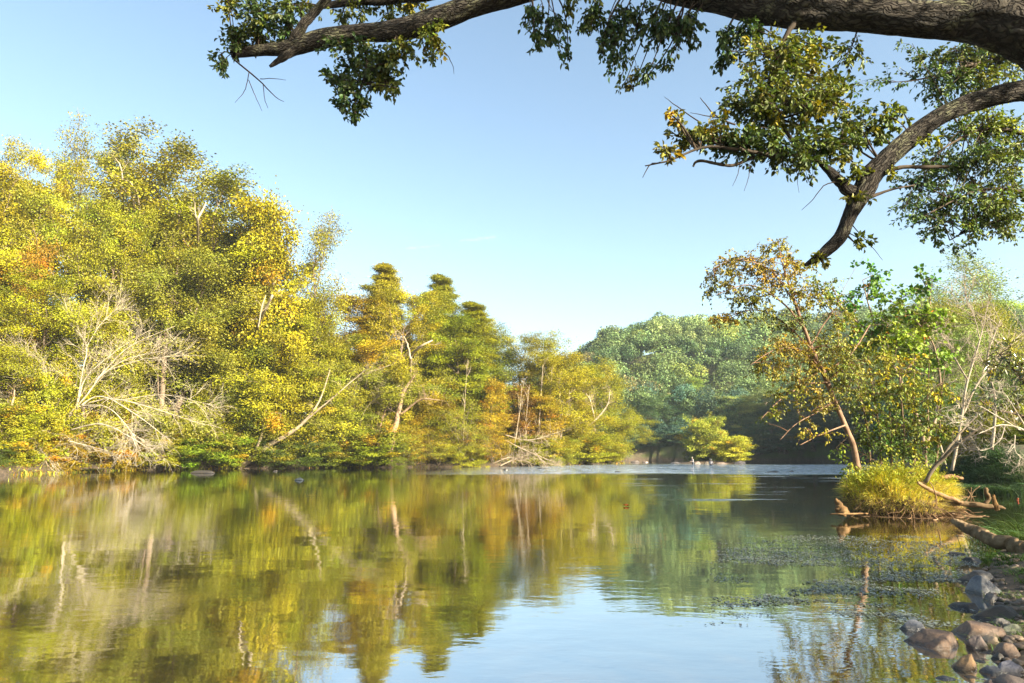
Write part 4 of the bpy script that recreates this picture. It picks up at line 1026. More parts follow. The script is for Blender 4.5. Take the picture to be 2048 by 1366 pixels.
many('maple_tree', P(1850, 925, 21), 'airy maple sapling with clear green lobed leaves above the root bank, some red tinged',
     [[(1850, 935, 21, 7), (1840, 850, 21, 6), (1800, 760, 21, 5), (1765, 690, 21, 4), (1740, 620, 20.8, 2.5), (1725, 560, 20.6, 1)], [(1800, 760, 21, 4), (1850, 680, 21, 3), (1860, 600, 21, 2), (1840, 550, 21, 1)],
      [(1850, 900, 21, 5), (1880, 800, 21, 4), (1870, 700, 21, 3), (1830, 640, 20.8, 2), (1780, 600, 20.8, 1)], [(1765, 690, 21, 3), (1700, 630, 20.8, 2), (1660, 590, 20.6, 1)]],
     [(1740, 560, 50, 22, 0, (.7, 1, 1), .8), (1700, 600, 50, 22, 0, (.6, 1, 1), .9), (1660, 585, 30, 18, 0, (.6, .9, 1), .8), (1790, 590, 60, 26, 0, (.8, 1.05, 1)), (1840, 570, 40, 26, 0, (.7, 1, 1), .8), (1850, 545, 26, 16, 0, (.6, .9, 1), .7), (1810, 630, 70, 30, 0, (1.1, 1.1, 1), 1.1), (1750, 650, 50, 26, 0, (1, 1.1, 1)),
      (1860, 650, 50, 40, 0, (1.5, 1.4, .9), 1.2), (1790, 690, 70, 36, 0, (1.5, 1.4, .9), 1.1), (1850, 720, 60, 40, 0, (1.1, 1.2, 1)), (1740, 700, 50, 40, 0, (1.4, 1.2, .9)), (1700, 650, 34, 30, 0, (1.2, 1.2, .9), .9), (1735, 525, 24, 14, 0, (.5, .9, 1), .5)],
     20.8, 0.14, (0.13, 0.19, 0.018), (1.2, 1.1, 1), dens=2.4, nleaf=9, width=.9, tw=.005, sec=.014, near=12, hang=.3, accent=(3, .7, .5), pa=.03, leafkind='oval')
many('sapling_thicket', P(1790, 925, 18.6), 'dense green and yellow thicket growing out of the top of the root bank', 
     [[(1740+i*22, 930, 18.6, 4), (1735+i*24, 860, 18.5+.3*(i % 3), 3.5), (1720+i*27, 790, 18.4+.3*(i % 3), 2.5), (1705+i*31, 730-20*(i % 3), 18.3, 1)] for i in range(7)],
     [(1720, 800, 50, 50, 0, (.8, .9, .9)), (1780, 780, 60, 50, 0, (1.2, 1.2, .9)), (1850, 790, 60, 50, 0, (1.4, 1.3, .9)), (1740, 860, 50, 40, 0, (.6, .8, 1), 1.2), (1810, 860, 60, 46, 0, (.8, .9, .9), 1.2), (1870, 850, 50, 40, 0, (1, 1, .9)), (1770, 900, 60, 24, 0, (.6, .8, 1), 1.2), (1840, 905, 50, 24, 0, (.6, .8, 1), 1.2), (1680, 900, 26, 18, 0, (.6, .9, 1), .8),
      (1790, 730, 70, 36, 0, (1.5, 1.3, .8)), (1710, 735, 34, 30, 0, (1.1, 1, .9)), (1690, 930, 26, 16, 0, (.8, 1, 1), .9)],
     18.5, 0.11, (0.14, 0.16, 0.018), (.7, .6, .5), cat='thicket', dens=2.6, nleaf=12, width=.55, tw=.005, sec=.012, near=25, hang=.5, accent=(2.4, 1.7, .5), pa=.1)
many('laurel_bush', P(2120, 960, 14), 'glossy dark and yellow evergreen bush at the right edge above the white dead twigs',
     [[(2120, 970, 14, 8), (2100, 860, 14, 7), (2060, 780, 14, 5), (2020, 730, 14, 3), (1990, 700, 14, 1.5)], [(2100, 860, 14, 5), (2040, 830, 14, 4), (1990, 820, 14, 3), (1960, 800, 14, 1)]],
     [(2030, 710, 40, 34, 0, (2.2, 1.9, .8)), (1995, 740, 40, 34, 0, (1.3, 1.2, .9)), (2040, 760, 40, 40, 0, (.8, .8, .9)), (1990, 790, 40, 34, 0, (.7, .8, 1)), (2035, 810, 40, 30, 0, (1.3, 1.1, .8)), (1950, 815, 30, 14, 0, (1.6, 1.3, .7), .7), (2010, 690, 20, 16, 0, (2.4, 2, .7), .7)],
     14, 0.12, (0.085, 0.105, 0.014), (.5, .45, .4), leafmat=GLOSSLEAF, cat='bush', dens=1.7, nleaf=10, width=.4, tw=.006, sec=.014, near=12, hang=.1, accent=(2.4, 1.6, .5), pa=.08)


def bare(name, foot_, label, limbs, col, sub=9, subsub=4, L=0.9, r=0.012, mat=None, seed=0, up=0.03, cat='tree', part='trunk', wig=.16, dir_=(0, 0, 0), spreadv=1.0):
    """leafless tree: limbs with two orders of fine twigs"""
    global DSH
    DSH = 0.0 if limbs[0][0][2] < 40 else max(4.0, shoreD(limbs[0][0][0])+.4-limbs[0][0][2])
    foot_ = np.array(foot_)+np.array([0, DSH, 0]); root = hero(name, foot_, label, cat); w = Geo(); r3 = np.random.default_rng(seed); tw_ = Geo()
    for i, s in enumerate(limbs):
        p = limb(w, s, 24, 7, .2, seed+i, wob=.9)
        P0 = p[None]; n = sub
        f = r3.uniform(.25, 1, n); a, d = at_frac(P0, np.zeros(n, int), f)
        dd = norm(d+spreadv*r3.normal(0, .55, (n, 3))+np.array(dir_))
        b = grow(r3, a, dd, L*r3.uniform(.5, 1.2, n)*(1.25-.5*f), 8, up, wig)
        tubes(tw_, b, r*np.linspace(1, .4, 8)[None]*np.ones((n, 1)), 4, cap=False)
        k = np.repeat(np.arange(n), subsub); f = r3.uniform(.2, 1, len(k)); a, d = at_frac(b, k, f)
        dd = norm(d+spreadv*r3.normal(0, .6, (len(k), 3)))
        b2 = grow(r3, a, dd, L*.5*r3.uniform(.4, 1.2, len(k)), 6, up, wig)
        tubes(tw_, b2, r*.6*np.linspace(1, .4, 6)[None]*np.ones((len(k), 1)), 3, cap=False)
        k = np.repeat(np.arange(len(b2)), 2); f = r3.uniform(.2, 1, len(k)); a, d = at_frac(b2, k, f)
        b3 = grow(r3, a, norm(d+spreadv*r3.normal(0, .6, (len(k), 3))), L*.28*r3.uniform(.4, 1.2, len(k)), 5, up, wig)
        tubes(tw_, b3, r*.42*np.linspace(1, .5, 5)[None]*np.ones((len(k), 1)), 3, cap=False)
    DSH = 0.0
    finish(root, w, tw_, mat or PALE, mat or PALE, col, col, part, 'crown')
    return root


bare('bare_tree', P(1905, 930, 24), 'pale leafless tree with forked grey limbs on the right bank',
     [[(1905, 940, 24, 5), (1920, 850, 24, 4.5), (1935, 760, 24, 3.5), (1960, 680, 24, 2.5), (1975, 610, 24, 1.2)], [(1925, 830, 24, 3.5), (1960, 760, 24, 3), (2020, 690, 24, 2), (2060, 650, 24, 1)], [(1935, 760, 24, 3), (1900, 700, 24, 2), (1870, 640, 24, 1)],
      [(1960, 680, 24, 2), (1950, 640, 24, 1.5), (1930, 590, 24, .8)], [(1890, 930, 24.5, 4), (1870, 840, 24.5, 3), (1880, 760, 24.5, 2), (1865, 690, 24.5, 1)], [(1985, 900, 23, 5), (1990, 800, 23, 4), (1975, 720, 23, 3), (2000, 640, 23, 1.2)]],
     (.62, .56, .5), 16, 5, 1.1, .013, seed=3)
RSC = .4
bare('dead_tree', P(2110, 960, 13.5), 'white dead twisted twigs hanging out over the grassy mound at the right edge',
     [[(2110, 950, 13.5, 6), (2060, 870, 13.5, 5), (2010, 850, 13.5, 4), (1970, 862, 13.5, 3), (1930, 880, 13.5, 1.5)], [(2040, 860, 13.5, 4), (1990, 830, 13.5, 3), (1950, 810, 13.5, 2), (1905, 812, 13.5, 1)], [(2010, 850, 13.5, 3), (2000, 880, 13.5, 2.5), (1970, 900, 13.5, 1.5), (1935, 895, 13.5, .8)],
      [(2060, 870, 13.5, 4), (2030, 820, 13.5, 3), (2010, 790, 13.5, 2), (1985, 780, 13.5, 1)], [(2030, 870, 13.4, 3), (2030, 900, 13.4, 2), (2050, 925, 13.4, 1)], [(1970, 862, 13.4, 3), (1950, 840, 13.4, 2), (1915, 845, 13.4, 1)]],
     (.8, .76, .72), 12, 5, .42, .006, seed=4, wig=.28)
RSC = .6
bare('leaning_tree', P(1862, 950, 16.5), 'dark leaning dead trunk rising to the right from the root bank',
     [[(1850, 965, 16.5, 7), (1885, 915, 16.3, 6), (1925, 880, 16, 5), (1965, 850, 15.8, 3)], [(1880, 920, 16.5, 5), (1910, 880, 16.6, 4), (1935, 850, 16.7, 3), (1990, 800, 16.8, 1)]],
     (.28, .24, .2), 5, 3, .7, .008, seed=5, cat='tree')

# ---- dead trees and bare trunks of the sunlit bank
RSC = 0.32
bare('dead_tree', P(105, 925, 55), 'huge fallen dead tree with a fan of bleached bare branches on the left bank',
     [[(60, 915, 55, 7), (95, 870, 54, 7), (110, 840, 54, 6), (95, 780, 54, 4), (92, 735, 54, 2)], [(105, 860, 54, 6), (150, 815, 54, 5), (172, 755, 54, 4), (235, 700, 54, 2.5), (300, 660, 54, 1)], [(110, 865, 54, 6), (165, 800, 53, 5), (212, 738, 53, 4), (265, 690, 53, 3), (350, 652, 53, 1)],
      [(150, 830, 54, 5), (164, 750, 54, 4), (172, 690, 54, 3), (135, 640, 54, 1)], [(150, 820, 53, 5), (200, 793, 53, 4), (270, 828, 52, 3), (345, 885, 52, 1)], [(150, 815, 54, 5), (220, 798, 53, 4), (300, 815, 53, 3), (410, 850, 53, 1)], [(140, 860, 53, 5), (200, 848, 52, 4), (250, 868, 52, 3), (310, 905, 52, 1)],
      [(100, 860, 53, 4), (60, 868, 52, 3), (30, 895, 52, 2), (-20, 912, 52, 1)], [(105, 825, 54, 4), (60, 800, 54, 3), (-10, 806, 54, 1)], [(170, 700, 54, 3), (200, 650, 54, 2), (240, 612, 54, 1)], [(110, 875, 53, 5), (150, 885, 53, 4), (215, 902, 52, 2)], [(100, 850, 53, 4), (80, 895, 52, 3), (108, 925, 52, 1)],
      [(190, 760, 53, 4), (250, 720, 53, 3), (330, 700, 53, 1)], [(160, 810, 53, 4), (215, 815, 52, 3), (260, 860, 52, 2), (280, 900, 52, 1)], [(120, 800, 54, 4), (60, 760, 54, 2), (20, 760, 54, 1)], [(205, 745, 53, 3), (280, 720, 53, 2), (360, 712, 53, 1)], [(240, 800, 53, 3), (330, 790, 53, 2), (420, 810, 53, 1)], [(95, 780, 54, 3), (60, 730, 54, 2), (35, 700, 54, 1)]],
     (.86, .8, .7), 17, 6, 2.6, .016, seed=6, wig=.13, dir_=(0, -.15, 0), spreadv=.75)
RSC = 0.6
for nm, ft_, lab, lm, c_, sb, L_, r_ in [
    ('leaning_tree', P(478, 936, 64), 'thick pale trunk leaning far to the right from the waterside', [[(470, 940, 64, 10), (500, 918, 63.5, 9), (540, 890, 63, 8), (575, 868, 63, 7), (608, 845, 63, 5), (640, 800, 63, 3), (660, 740, 63, 1.5)], [(505, 915, 63.5, 5), (520, 880, 63, 4), (530, 830, 63, 2), (545, 770, 63, 1)], [(600, 850, 63, 3), (660, 800, 62.5, 2.5), (730, 740, 62.5, 1)]], (.85, .75, .6), 5, 1.6, .02),
    ('bare_tree', P(322, 930, 62.5), 'thick brown double trunk standing among the grey green trees', [[(322, 935, 62.5, 9), (325, 820, 62.5, 8), (328, 720, 62, 8), (338, 630, 62.5, 7), (350, 575, 65, 5), (360, 500, 68, 3)], [(318, 800, 62.5, 4), (318, 700, 62, 4), (326, 640, 62, 3), (335, 600, 62, 2)]], (.5, .4, .33), 3, 2, .02),
    ('dead_snag', P(515, 930, 64.5), 'short pale leaning snag poking out under the bright yellow crown', [[(512, 935, 74, 5), (508, 800, 74, 5), (512, 680, 70, 5), (522, 635, 63, 5), (545, 590, 60.6, 4)], [(516, 655, 61, 2), (525, 610, 60.6, 2), (532, 590, 60.6, 1)]], (.95, .85, .72), 3, 1.0, .02),
    ('bare_tree', P(452, 936, 60.5), 'greyish bare trunk, right one of the pair above the green bank bush', [[(450, 935, 60.5, 6), (453, 870, 60.5, 5), (459, 835, 60.5, 4.5), (462, 810, 61, 3)]], (.6, .52, .48), 3, 1.2, .016),
    ('bare_tree', P(420, 936, 60.5), 'thinner pale bare trunk, left one of the pair above the green bank bush', [[(418, 935, 60.5, 4), (422, 870, 60.5, 3.5), (427, 840, 60.5, 3), (431, 815, 61, 2)]], (.75, .62, .5), 3, 1.2, .016),
    ('bare_tree', P(10, 940, 49.5), 'tan forked trunk standing low at the left edge of the photo', [[(5, 940, 49.5, 6), (12, 870, 49.5, 5), (22, 820, 49.5, 4), (30, 780, 49.5, 2)], [(12, 870, 49.5, 3), (35, 830, 49.5, 2)]], (.85, .65, .45), 3, 1.2, .016),
    ('forked_limb_tree', P(395, 930, 70), 'pale forked limb showing high in the olive crowns of the tall wood', [[(395, 935, 74, 6), (395, 700, 74, 6), (396, 520, 72, 5), (396, 445, 66, 4), (404, 425, 66, 3.5), (412, 405, 66, 2)], [(396, 445, 66, 3), (390, 425, 66, 2.5), (390, 405, 66, 1)]], (.9, .82, .72), 3, 1.4, .02),
    ('forked_limb_tree', P(245, 930, 70), 'long pale curved limb reaching left near the top of the tall wood', [[(290, 935, 76, 6), (285, 600, 76, 6), (280, 420, 72, 4), (262, 368, 68, 3), (248, 360, 67.5, 3), (225, 348, 67.5, 2), (205, 342, 67.5, 1)], [(246, 360, 67.5, 2.5), (240, 330, 67.5, 2), (222, 308, 67.5, 1)]], (.9, .82, .72), 3, 1.4, .02),
    ('forked_limb_tree', P(830, 930, 72), 'pale forked limb in the yellow tree beneath the pines', [[(822, 935, 82, 5), (822, 780, 80, 5), (822, 718, 72, 5), (840, 695, 68.5, 4), (865, 680, 68.5, 2.5)], [(822, 718, 69, 4), (815, 690, 68.5, 3), (808, 672, 68.5, 1)]], (.95, .82, .68), 5, 1.6, .02),
    ('creeper_tree', P(780, 936, 68.5), 'thick knotted trunk wrapped in brown creeper, under the arching stems', [[(780, 936, 69, 11), (785, 880, 68.5, 10), (795, 840, 68.5, 9), (805, 790, 68.5, 6), (830, 750, 68.5, 3)], [(755, 935, 68.5, 5), (758, 870, 68, 4), (770, 820, 68, 2)], [(800, 830, 68.5, 4), (840, 800, 68, 3), (880, 800, 68, 1)]], (.8, .6, .46), 14, 1.6, .02),
    ('arching_tree', P(700, 930, 67), 'bunch of thin pale stems arching out over the low trees, right of the willow', [[(690, 930, 67, 3), (700, 830, 66.5, 2.5), (720, 760, 66, 2), (780, 730, 65.5, 1)], [(700, 930, 67, 3), (690, 800, 66.5, 2), (650, 740, 66, 1)], [(705, 930, 67, 3), (730, 820, 66, 2), (800, 770, 65.5, 1)], [(680, 820, 66, 2.5), (695, 780, 66, 2), (745, 740, 66, 1)]], (.85, .78, .6), 18, 2.6, .02),
    ('bare_tree', P(1240, 930, 93), 'twisted pale branching stem at the low end of the sunlit wood', [[(1150, 920, 86, 4), (1160, 870, 86, 3), (1190, 840, 85.5, 3), (1215, 810, 85.5, 2), (1220, 780, 85.5, 1)], [(1190, 840, 85.5, 2.5), (1180, 800, 85.5, 2), (1165, 780, 85.5, 1)], [(1165, 860, 86, 3), (1130, 850, 86, 2), (1100, 860, 86, 1)]], (1, .88, .72), 16, 2.0, .022),
    ]:
    bare(nm, ft_, lab, lm, tuple(v*.75 for v in c_), sb, 4, L_, r_, seed=int(abs(ft_[0])*7)+200)
RSC = 0.34
labs = ['white bare stem leaning left at the left end of the stem cluster', 'thin white stem, second from the left of the stem cluster', 'thickest white stem standing upright in the middle of the cluster', 'white stem just right of the thickest upright one',
        'short white stem leaning right among the stem cluster', 'white forked stem with spreading branches, right of the stem cluster', 'slim white stem far left in the orange scrub']
for (a, b, c, d, s), lab in zip([(1025, 1040, 870, 760, 2.2), (1048, 1055, 850, 770, 1.6), (1075, 1082, 850, 730, 3.4), (1092, 1100, 860, 750, 2.4), (1110, 1135, 870, 780, 1.8), (1068+32, 1120, 880, 800, 2.6), (925, 930, 860, 740, 1.8)], labs):
    D_ = 76.5 if a < 1090 else 77.5
    bare('bare_tree', P(a, 930, D_), lab, [[(a, 934, D_, s), (a+(b-a)*.2, (934+c)/2, D_, s), ((a+b)/2, c, D_, s*.9), (b, (c+d)/2, D_, s*.6), (b+4, d, D_, s*.3)]], (.85, .74, .62), 9, 4, 1.8, .016, seed=a, spreadv=.6, up=.1)
bare('brushwood_heap', P(1030, 932, 75.5), 'heap of pale driftwood and broken branches at the foot of the white stems',
     [[(980, 930, 75.5, 3), (1020, 915, 75.4, 3), (1060, 925, 75.2, 1.5)], [(1010, 880, 76, 2.5), (1050, 900, 75.5, 2.5), (1110, 925, 75.2, 1)], [(1000, 932, 75, 3.5), (1030, 918, 75, 3), (1062, 908, 75, 1)], [(1070, 905, 75.5, 2), (1090, 925, 75, 1.5), (1120, 930, 75, 1)], [(1010, 870, 76, 2), (1060, 880, 76, 2), (1130, 860, 76, 1)]],
     (.85, .74, .62), 22, 5, 1.5, .016, seed=31, cat='driftwood', part='logs')

RSC = 1.0
# ------------------------------------------------------------------ grass, root bank, logs
def blades(geo, rng, pos, out, h, width, tint, droop=0.6, K=4):
    """bent tapering grass blades"""
    n = len(pos); h = (h*np.ones(n))[:, None]; o = norm(out*np.array([1, 1, 0])+1e-6); s = norm(np.cross(o, [0, 0, 1.])+rng.normal(0, .3, (n, 3)))
    rows = []
    for k in range(K):
        t = k/(K-1); c = pos+h*(np.array([0, 0, 1.])*(t-droop*0.75*t*t)+o*(0.25*t+droop*0.75*t*t))
        wd = width*(1-t)**0.7+0.0008
        rows += [c-s*wd/2, c+s*wd/2]
    V = np.stack(rows, 1); i = np.arange(n)[:, None, None]*2*K
    f = (i+np.array([[2*k, 2*k+1, 2*k+3, 2*k+2] for k in range(K-1)])[None]).reshape(-1, 4)
    geo.add(V.reshape(-1, 3), f, np.repeat(np.broadcast_to(tint, (n, 3)), K-1, 0))


def cube_sphere(n):
    t = np.linspace(-1, 1, n+1); a, b = np.meshgrid(t, t, indexing='ij'); o = np.ones_like(a)
    vs, fs, k = [], [], 0
    for f in ((o, a, b), (-o, b, a), (b, o, a), (a, -o, b), (a, b, o), (b, a, -o)):
        v = norm(np.tan(np.stack(f, -1)*PI/4)).reshape(-1, 3); idx = np.arange((n+1)**2).reshape(n+1, n+1)+k
        fs.append(np.stack([idx[:-1, :-1], idx[1:, :-1], idx[1:, 1:], idx[:-1, 1:]], -1).reshape(-1, 4)); vs.append(v); k += len(v)
    V = np.concatenate(vs); Fq = np.concatenate(fs)
    key = np.round(V*1e5).astype(np.int64); _, first, inv = np.unique(key, axis=0, return_index=True, return_inverse=True)
    return V[first], inv.reshape(-1)[Fq]


def rock_mesh(name, seed, a, b, c, mat=None, n=20, planes=9, rough=0.05, sharp=36):
    r_ = np.random.default_rng(seed); V, Fq = cube_sphere(n)
    pw = r_.uniform(2.8, 4.2); rad = 1/np.sum(np.abs(V)**pw, 1)**(1/pw)
    N_ = r_.normal(0, 1, (planes, 3)); N_[:, 2] = np.abs(N_[:, 2])*.8+.1; N_ = norm(N_); d = r_.uniform(.66, 1.0, planes)
    q = np.maximum(V@N_.T, .02)/d; rad = (rad**-sharp+np.sum(q**sharp, 1))**(-1/sharp)
    tilt = r_.normal(0, .16, 2)
    p = V*rad[:, None]; p = p/np.abs(p).max(0)
    p = p*(1+rough*2*fbm(p*1.8+seed, 3, seed)[:, None]+rough*.6*fbm(p*7+seed, 3, seed)[:, None])
    p[:, 2] += (p[:, 0]*tilt[0]+p[:, 1]*tilt[1])*np.clip(p[:, 2]+.6, 0, 1); p[:, :2] *= (1-.16*np.clip(p[:, 2:], 0, 1))
    return mesh_from(name, p*np.array([a, b, c]), Fq, mat or ROCK, smooth=True)


r4 = np.random.default_rng(11)
root = hero('root_bank', (CL[0], CL[1], 0), 'undercut clump of bank held by tangled roots, topped with sunlit grass, standing in the water', 'bank')
V, Fq = cube_sphere(40)
V = V*np.array([1.18, 1.05, 1.0]); V[:, 2] = np.where(V[:, 2] > 0, V[:, 2]*0.98, V[:, 2]*0.4)
V *= 1+0.55*fbm(V*1.7+3, 5, 8)[:, None]
V[:, 0] += 0.12*V[:, 2]*np.sign(V[:, 0]-.2)
link('soil', mesh_from('soil', V, Fq, plain('root_soil', (0.085, 0.052, 0.03), .95), smooth=True), root)
def surf(n, zmin, zmax, ymax=0.5):
    i = r4.integers(0, len(V), n*8); p = V[i]; p = p[(p[:, 2] > zmin) & (p[:, 2] < zmax) & (p[:, 1] < ymax)][:n]
    return p+r4.normal(0, .02, p.shape)
g = Geo()
p = surf(5200, .38, 1.4, .9); o = p*np.array([1, 1, 0])+r4.normal(0, .35, p.shape)+np.array([.1, -.35, 0])
blades(g, r4, p, o, r4.uniform(.16, .42, len(p)), .014, np.array([1.0, 1, .8])*rand_tint(r4, len(p), .3, .1, (1.3, 1.05, 2.2), .22), .75)
p = surf(5200, .05, .75, .5); o = p*np.array([1, 1, 0])+r4.normal(0, .35, p.shape)
blades(g, r4, p, o, r4.uniform(.15, .4, len(p)), .009, np.array([1.15, 1, 2.2])*rand_tint(r4, len(p), .35, .08), 1.0)
link('grass', g.mesh('grass', LEAF), root, color=(0.62, 0.6, 0.07))
g = Geo(); p = surf(230, .55, 1.5, .8)      # leafy lance plants on top
p = np.vstack([p, np.array([-1.0, -.2, .55])+r4.normal(0, .12, (40, 3))])
for k in range(len(p)):
    up = norm(np.array([r4.normal(0, .35)+.5*np.sign(p[k, 0])*(abs(p[k, 0]) > .7), r4.normal(-.15, .3), 1.0])); h = r4.uniform(.2, .5)
    n = 12; t = np.linspace(.2, 1, n)[:, None]; az = np.arange(n)*2.4
    q = p[k]+up*h*t; ax = np.stack([np.cos(az), np.sin(az), np.full(n, .5)], -1)+up*.3
    leaves(g, r4, q, ax, norm(np.array([0, 0, 1.])+r4.normal(0, .2, (n, 3))), r4.uniform(.09, .15), .24, rand_tint(r4, n, .15, .1))
link('leafy_stems', g.mesh('leafy_stems', LEAF), root, color=(0.3, 0.31, 0.03))
g = Geo(); p = surf(520, -.05, .6, .35); n = len(p)
d = norm(p*np.array([.8, 1, 0])+r4.normal(0, .5, p.shape)+np.array([.25, 0, -.6]))
b = grow(r4, p*.97, d, r4.uniform(.25, .75, n), 9, -.12, .28); b[:, :, 2] = np.maximum(b[:, :, 2], .0)
tubes(g, b, r4.uniform(.002, .009, (n, 1))*np.linspace(1, .5, 9)[None], 4, cap=False, tint=(1, .9, .8))
p = surf(26, 0, .45, .2); n = len(p)
b = grow(r4, p*.9, norm(p*np.array([1, 1, 0])+np.array([.9, -.3, -.35])+r4.normal(0, .4, p.shape)), r4.uniform(.5, 1.3, n), 14, -.05, .2); b[:, :, 2] = np.maximum(b[:, :, 2], .0)
tubes(g, b, r4.uniform(.01, .028, (n, 1))*np.linspace(1, .4, 14)[None], 6, cap=False, tint=(1.0, .9, .85))
link('roots', g.mesh('roots', WOOD, True), root, color=(1.0, .85, .66))

LOGM = wood_material('log_wood', [(0.3, (0.12, 0.085, 0.055)), (0.5, (0.27, 0.20, 0.13)), (0.72, (0.42, 0.34, 0.24))], 5, .8)


def log(name, rows, label, col, cat='log', seg=14, rough=.35, n=40, stubs=()):
    f = P(rows[0][0], rows[0][1], rows[0][2]); root = hero(name, f, label, cat); g = Geo()
    limb(g, rows, n, seg, rough, int(rows[0][0]) % 97, ref=(0, 1, 0), wob=.5, along=9)
    for s in stubs: limb(g, s, 12, 7, .3, 3, wob=.6)
    g.v = [(v-f).astype(np.float32) for v in g.v]
    link('wood', g.mesh('wood', LOGM, True), root, color=col)
    return root


log('log', [(1906, 1042, 11.8, 5), (1925, 1052, 11.6, 9), (1955, 1066, 11.3, 12), (1985, 1078, 11.0, 12), (2020, 1090, 10.7, 14), (2060, 1102, 10.4, 16), (2120, 1115, 10, 17)], 'long bleached driftwood log lying from the grass out over the water', (.6, .54, .45), rough=.5, n=90, seg=28)
log('sunken_branch', [(1840, 985, 16.9, 3), (1880, 1004, 16.8, 4), (1920, 1008, 16.7, 5), (1960, 1011, 16.6, 5), (1995, 1014, 16.5, 4), (2010, 1017, 16.5, 2)], 'dark mossy branch lying in the water, reaching right from the root bank', (.36, .3, .22),
    stubs=([(1970, 1008, 16.6, 4), (1978, 997, 16.6, 3.5), (1973, 987, 16.6, 4), (1971, 978, 16.6, 4.5)], [(1940, 1004, 16.7, 1.5), (1945, 985, 16.7, 1.2), (1960, 972, 16.7, .7)], [(1948, 1003, 16.7, 1.5), (1940, 988, 16.7, 1.2), (1934, 978, 16.7, .6)]))
log('sunken_branch', [(1835, 965, 16.7, 3), (1870, 985, 16.6, 4), (1905, 998, 16.6, 4), (1925, 1006, 16.6, 3)], 'thin grey branch sloping down to the water over the right end of the root bank', (.8, .65, .5))
log('post', [(1994, 1021, 16.3, 4), (1989, 1003, 16.3, 4), (1987, 989, 16.3, 2.5)], 'small upright broken stick in the water right of the mossy branch', (.5, .36, .18), 'stick')
log('stick', [(2036, 1008, 16.0, 1.6), (2035, 996, 16.0, 1.8)], 'tiny reddish stick standing in the water near the right edge', (.6, .2, .15), 'stick')
log('stump', [(1683, 1028, 16.2, 9), (1682, 1018, 16.2, 8), (1677, 1008, 16.2, 5), (1674, 1003, 16.2, 4.5), (1672, 996, 16.2, 1)], 'small orange brown broken stump poking from the water left of the root bank', (.5, .38, .24), 'stump',
    stubs=([(1660, 1028, 16.2, 1.2), (1690, 1028, 16.1, 1.8), (1735, 1027, 16.4, 1.5)], [(1680, 1016, 16.2, 5), (1690, 1019, 16.2, 5), (1696, 1026, 16.2, 3)]))
log('branch', [(1880, 955, 22, 3), (1900, 953, 22, 4), (1925, 957, 22, 3)], 'short brown branch end in the gap between root bank and grassy mound', (.6, .42, .3), 'stick')

# grass and herbs on the banks
def bank_grass(name, label, pts, h, wd, col, n, group=None, sv=.45, droop=.7, spreadr=.25, tint=(1, 1, 1), accent=None, pa=0., kind='stuff', slope=None):
    g = Geo(); pts = np.asarray(pts)
    i = r4.integers(0, len(pts), n); p = pts[i]+r4.normal(0, spreadr, (n, 3))*np.array([1, 1, 0])
    p[:, 2] = np.maximum(ground(p[:, 0], p[:, 1])-.03, -.02)
    o = r4.normal(0, 1, (n, 3))+(np.array(slope) if slope is not None else 0)
    blades(g, r4, p, o, h*r4.uniform(.5, 1.2, n)*np.exp(.4*vnoise(p*.9, 6)), wd, np.array(tint)*rand_tint(r4, n, sv, .15, accent, pa)*np.exp(.5*vnoise(p*1.3, 8))[:, None], droop)
    return tag(link(name, g.mesh(name, LEAF), color=col), label, 'grass', kind=kind)


pts = []
for a, b, c in [(1890, 974, 1.0), (1905, 976, 1.0), (1925, 981, 1.2), (1945, 984, 1.5), (1965, 987, 1.5), (1985, 989, 1.8), (2005, 990, 2.0), (2030, 991, 2.0), (2055, 992, 2.2), (2080, 992, 2.2)]:
    q0 = G(a, b)
    for k in range(16): pts.append([q0[0]+.12*k+.1, q0[1]+k*.42, 0])
bank_grass('mound_grass', 'blue green long grass spilling over the mound on the right', pts, .75, .022, (0.045, 0.085, 0.03), 26000, droop=.8, spreadr=.3, slope=(-.6, -.9, 0))
pts = []
for a, b in [(2010, 1085), (2035, 1075), (2060, 1070), (2040, 1095), (2070, 1100), (2100, 1095)]: pts.append(G(a, b))
bank_grass('near_grass', 'green grass tuft at the right edge behind the log', pts, .5, .014, (0.05, 0.085, 0.022), 900, spreadr=.22, slope=(-1, -.3, 0))
pts = [G(a, b) for a, b in [(1975, 1120), (1995, 1115), (2020, 1125), (2045, 1130), (2060, 1110), (2010, 1140), (2045, 1160), (2070, 1180)]]
bank_grass('bank_grass', 'short grass on the dark bank below the log', pts, .2, .008, (0.05, 0.10, 0.02), 900, spreadr=.1, slope=(-.8, -.6, 0))
pts = [G(a, b) for a, b in [(2010, 1195), (2030, 1200), (2048, 1205), (2020, 1250), (2040, 1262), (2055, 1275), (2060, 1240), (2030, 1225), (1985, 1290), (2000, 1298)]]
bank_grass('shore_grass', 'thin pale green grass sprouting between the shore rocks', pts, .15, .006, (0.12, 0.19, 0.04), 420, spreadr=.06, slope=(-.6, -.6, 0))

S1 = SHORE[3:17]
pts = []
for a, b in zip(S1[:-1], S1[1:]):
    for t in np.linspace(0, 1, 30): pts.append([a[0]+(b[0]-a[0])*t-.2, a[1]+(b[1]-a[1])*t+1.7, 0])
bank_grass('shore_herbs', 'yellow green grass and weeds along the sunlit waterline', pts, .55, .05, (0.24, 0.23, 0.025), 7000, spreadr=.8, slope=(.3, -.8, 0), accent=(1.8, .9, .8), pa=.2)
pts = []
for u in r4.uniform(0, 1, 400): pts.append([12+u*60, 128+r4.uniform(-4, 26), 0])
